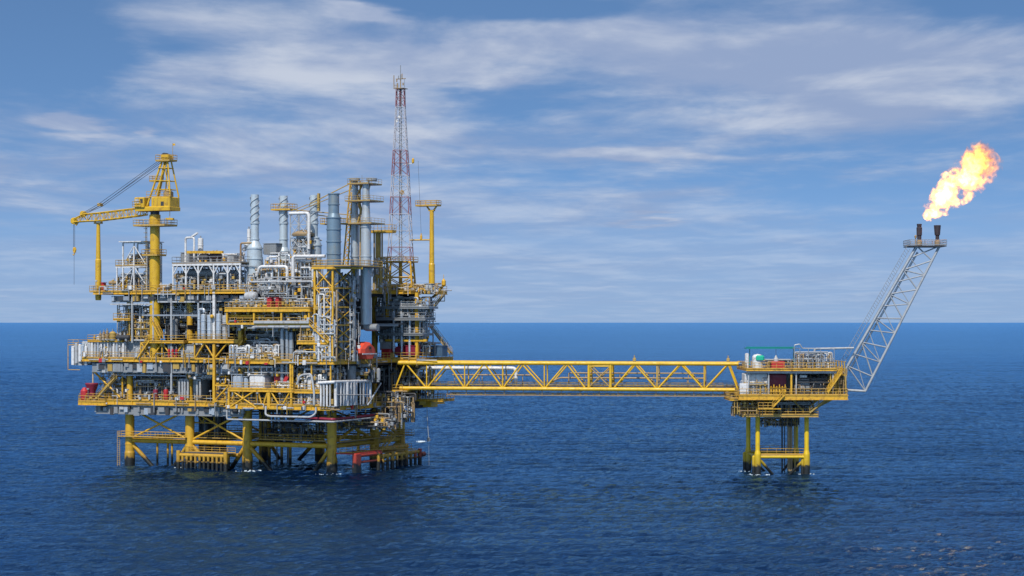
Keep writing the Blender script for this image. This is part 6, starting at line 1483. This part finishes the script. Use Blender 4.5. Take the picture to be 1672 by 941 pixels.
# cloud banks by bearing and height above the horizon (radians): px, py, half widths, weight
def bank(px, py, sx, sy, wt, tilt=0.0):
    a0, e0 = math.atan((px-CX)/FPX), math.atan((HY-py)/FPX)
    dx = math_('SUBTRACT', azw, a0); dy = math_('SUBTRACT', elw, e0)
    if tilt: dy = math_('MULTIPLY_ADD', dx, -tilt, dy)
    q = math_('ADD', math_('POWER', math_('MULTIPLY', dx, FPX/sx), 2.0), math_('POWER', math_('MULTIPLY', dy, FPX/sy), 2.0))
    return math_('MULTIPLY', math_('EXPONENT', math_('MULTIPLY', q, -1.0)), wt)
tot = None
for b in BANKS:
    g = bank(*b); tot = g if tot is None else math_('ADD', tot, g)
fb = noise_(1.15, 10, (1, .55, 1), .35, rough=.57); fbu = noise_(1.15, 6, (1, .55, 1), .35, loc=(0, -.11, 0), rough=.55)
fine = noise_(4.2, 8, (1, .55, 1), .5, loc=(2,7,0), rough=.6)
high = math_('MULTIPLY', math_('MINIMUM', math_('MULTIPLY', math_('MAXIMUM', math_('SUBTRACT', el, .16), 0.0), 6.0), 1.0), .35)
calm = N.new('ShaderNodeMapRange'); calm.interpolation_type = 'SMOOTHSTEP'; calm.inputs['From Min'].default_value = .03; calm.inputs['From Max'].default_value = .085; calm.inputs['To Min'].default_value = .22; calm.inputs['To Max'].default_value = 1.0; L.new(el, calm.inputs['Value'])
dens = math_('ADD', math_('ADD', tot, high), math_('MULTIPLY', math_('ADD', math_('MULTIPLY', math_('SUBTRACT', fb, .5), 1.5), math_('MULTIPLY', math_('SUBTRACT', fine, .5), .55)), calm.outputs[0]))
mr = N.new('ShaderNodeMapRange'); mr.interpolation_type = 'SMOOTHSTEP'; mr.inputs['From Min'].default_value = CL0; mr.inputs['From Max'].default_value = CL1; mr.inputs['To Max'].default_value = .88
L.new(dens, mr.inputs['Value'])
cov = mr.outputs[0]
# brighter tops, lavender undersides
br_ = N.new('ShaderNodeMapRange'); br_.interpolation_type = 'SMOOTHSTEP'; br_.inputs['From Min'].default_value = .35; br_.inputs['From Max'].default_value = .75; L.new(math_('ADD', math_('MULTIPLY', math_('SUBTRACT', fb, fbu), .9), noise_(1.9, 7, (1, .6, 1), .3, loc=(1,9,4))), br_.inputs['Value'])
ccol = N.new('ShaderNodeMix'); ccol.data_type = 'RGBA'; ccol.inputs['A'].default_value = (*CLOUD_LO, 1); ccol.inputs['B'].default_value = (*CLOUD_HI, 1)
L.new(br_.outputs[0], ccol.inputs['Factor'])
tint = N.new('ShaderNodeMix'); tint.data_type = 'RGBA'; tint.blend_type = 'MULTIPLY'; tint.inputs['Factor'].default_value = 1.0; tint.inputs['B'].default_value = (*SKY_TINT, 1)
L.new(sky.outputs[0], tint.inputs['A'])
hz = N.new('ShaderNodeMapRange'); hz.interpolation_type = 'SMOOTHSTEP'; hz.inputs['From Min'].default_value = .075; hz.inputs['From Max'].default_value = 0.0; hz.inputs['To Max'].default_value = HZ_A; L.new(el, hz.inputs['Value'])
veil = N.new('ShaderNodeMix'); veil.data_type = 'RGBA'; L.new(hz.outputs[0], veil.inputs['Factor']); L.new(tint.outputs['Result'], veil.inputs['A']); veil.inputs['B'].default_value = (*HZ_C, 1)
mx = N.new('ShaderNodeMix'); mx.data_type = 'RGBA'; L.new(cov, mx.inputs['Factor']); L.new(veil.outputs['Result'], mx.inputs['A']); L.new(ccol.outputs['Result'], mx.inputs['B'])
L.new(mx.outputs['Result'], bg.inputs['Color']); bg.inputs['Strength'].default_value = SKY_S

# ================================================================== groups of look-alikes
GROUPS = {'stairway': 'outside stairways', 'pedestal_crane': 'cranes', 'boom_rest_post': 'boom rest posts', 'exhaust_chimney': 'exhaust chimneys', 'pipework': 'pipework blocks',
          'pressure_vessel': 'horizontal vessels', 'vertical_tank': 'upright vessels', 'process_column': 'process columns and risers', 'equipment_cabinet': 'cabinets and boxes on the decks',
          'pipe_header': 'large header pipes', 'riser_pipe': 'risers by the storage tank', 'fire_hydrant': 'red hydrant posts', 'exhaust_stub': 'exhaust stubs on the enclosure roof',
          'chemical_drum': 'drums on the cellar deck', 'boat_landing': 'boat landings', 'bridge_pipe': 'pipes on the bridge', 'conductor_bank': 'well conductors below the platform',
          'generator_cabinet': 'cabinets of the flare platform', 'pump_skid': 'pump skids', 'steel_shelter': None}
for o in list(bpy.data.objects):
    if o.parent is None and o.get('category'):
        g_ = GROUPS.get(o.name.split('.')[0])
        if g_: o['group'] = g_

# ================================================================== SUN, CAMERA, RENDER
sl = bpy.data.lights.new('sun', 'SUN'); sl.energy = SUN_E; sl.angle = R(.53); sl.color = (1.0, .95, .87)
so = bpy.data.objects.new('sun', sl); COL.objects.link(so); so.location = (-100, 0, 150)
so.rotation_euler = Vector((-SUN_D[0]*math.cos(SUN_EL), -SUN_D[1]*math.cos(SUN_EL), -math.sin(SUN_EL))).to_track_quat('-Z', 'Y').to_euler()
cam = bpy.data.cameras.new('camera'); cam.sensor_width = 36; cam.lens = 36*FPX/1672; cam.shift_y = 55.5/1672; cam.clip_end = 200000; cam.clip_start = 1
co = bpy.data.objects.new('camera', cam); COL.objects.link(co); co.location = (0, 0, HC); co.rotation_euler = (R(90), 0, 0)
SC.camera = co
vs = SC.view_settings; vs.view_transform = 'Standard'; vs.look = 'None'; vs.exposure = EXPO; vs.gamma = 1; vs.use_curve_mapping = False
SC.render.resolution_x, SC.render.resolution_y = 1024, 576
SC.cycles.max_bounces = 5; SC.cycles.diffuse_bounces = 2; SC.cycles.glossy_bounces = 3; SC.cycles.volume_bounces = 0
SC.cycles.use_denoising = False if False else SC.cycles.use_denoising
SC.cycles.sample_clamp_indirect = 4.0
SC.cycles.volume_step_rate = 0.6; SC.cycles.volume_max_steps = 256
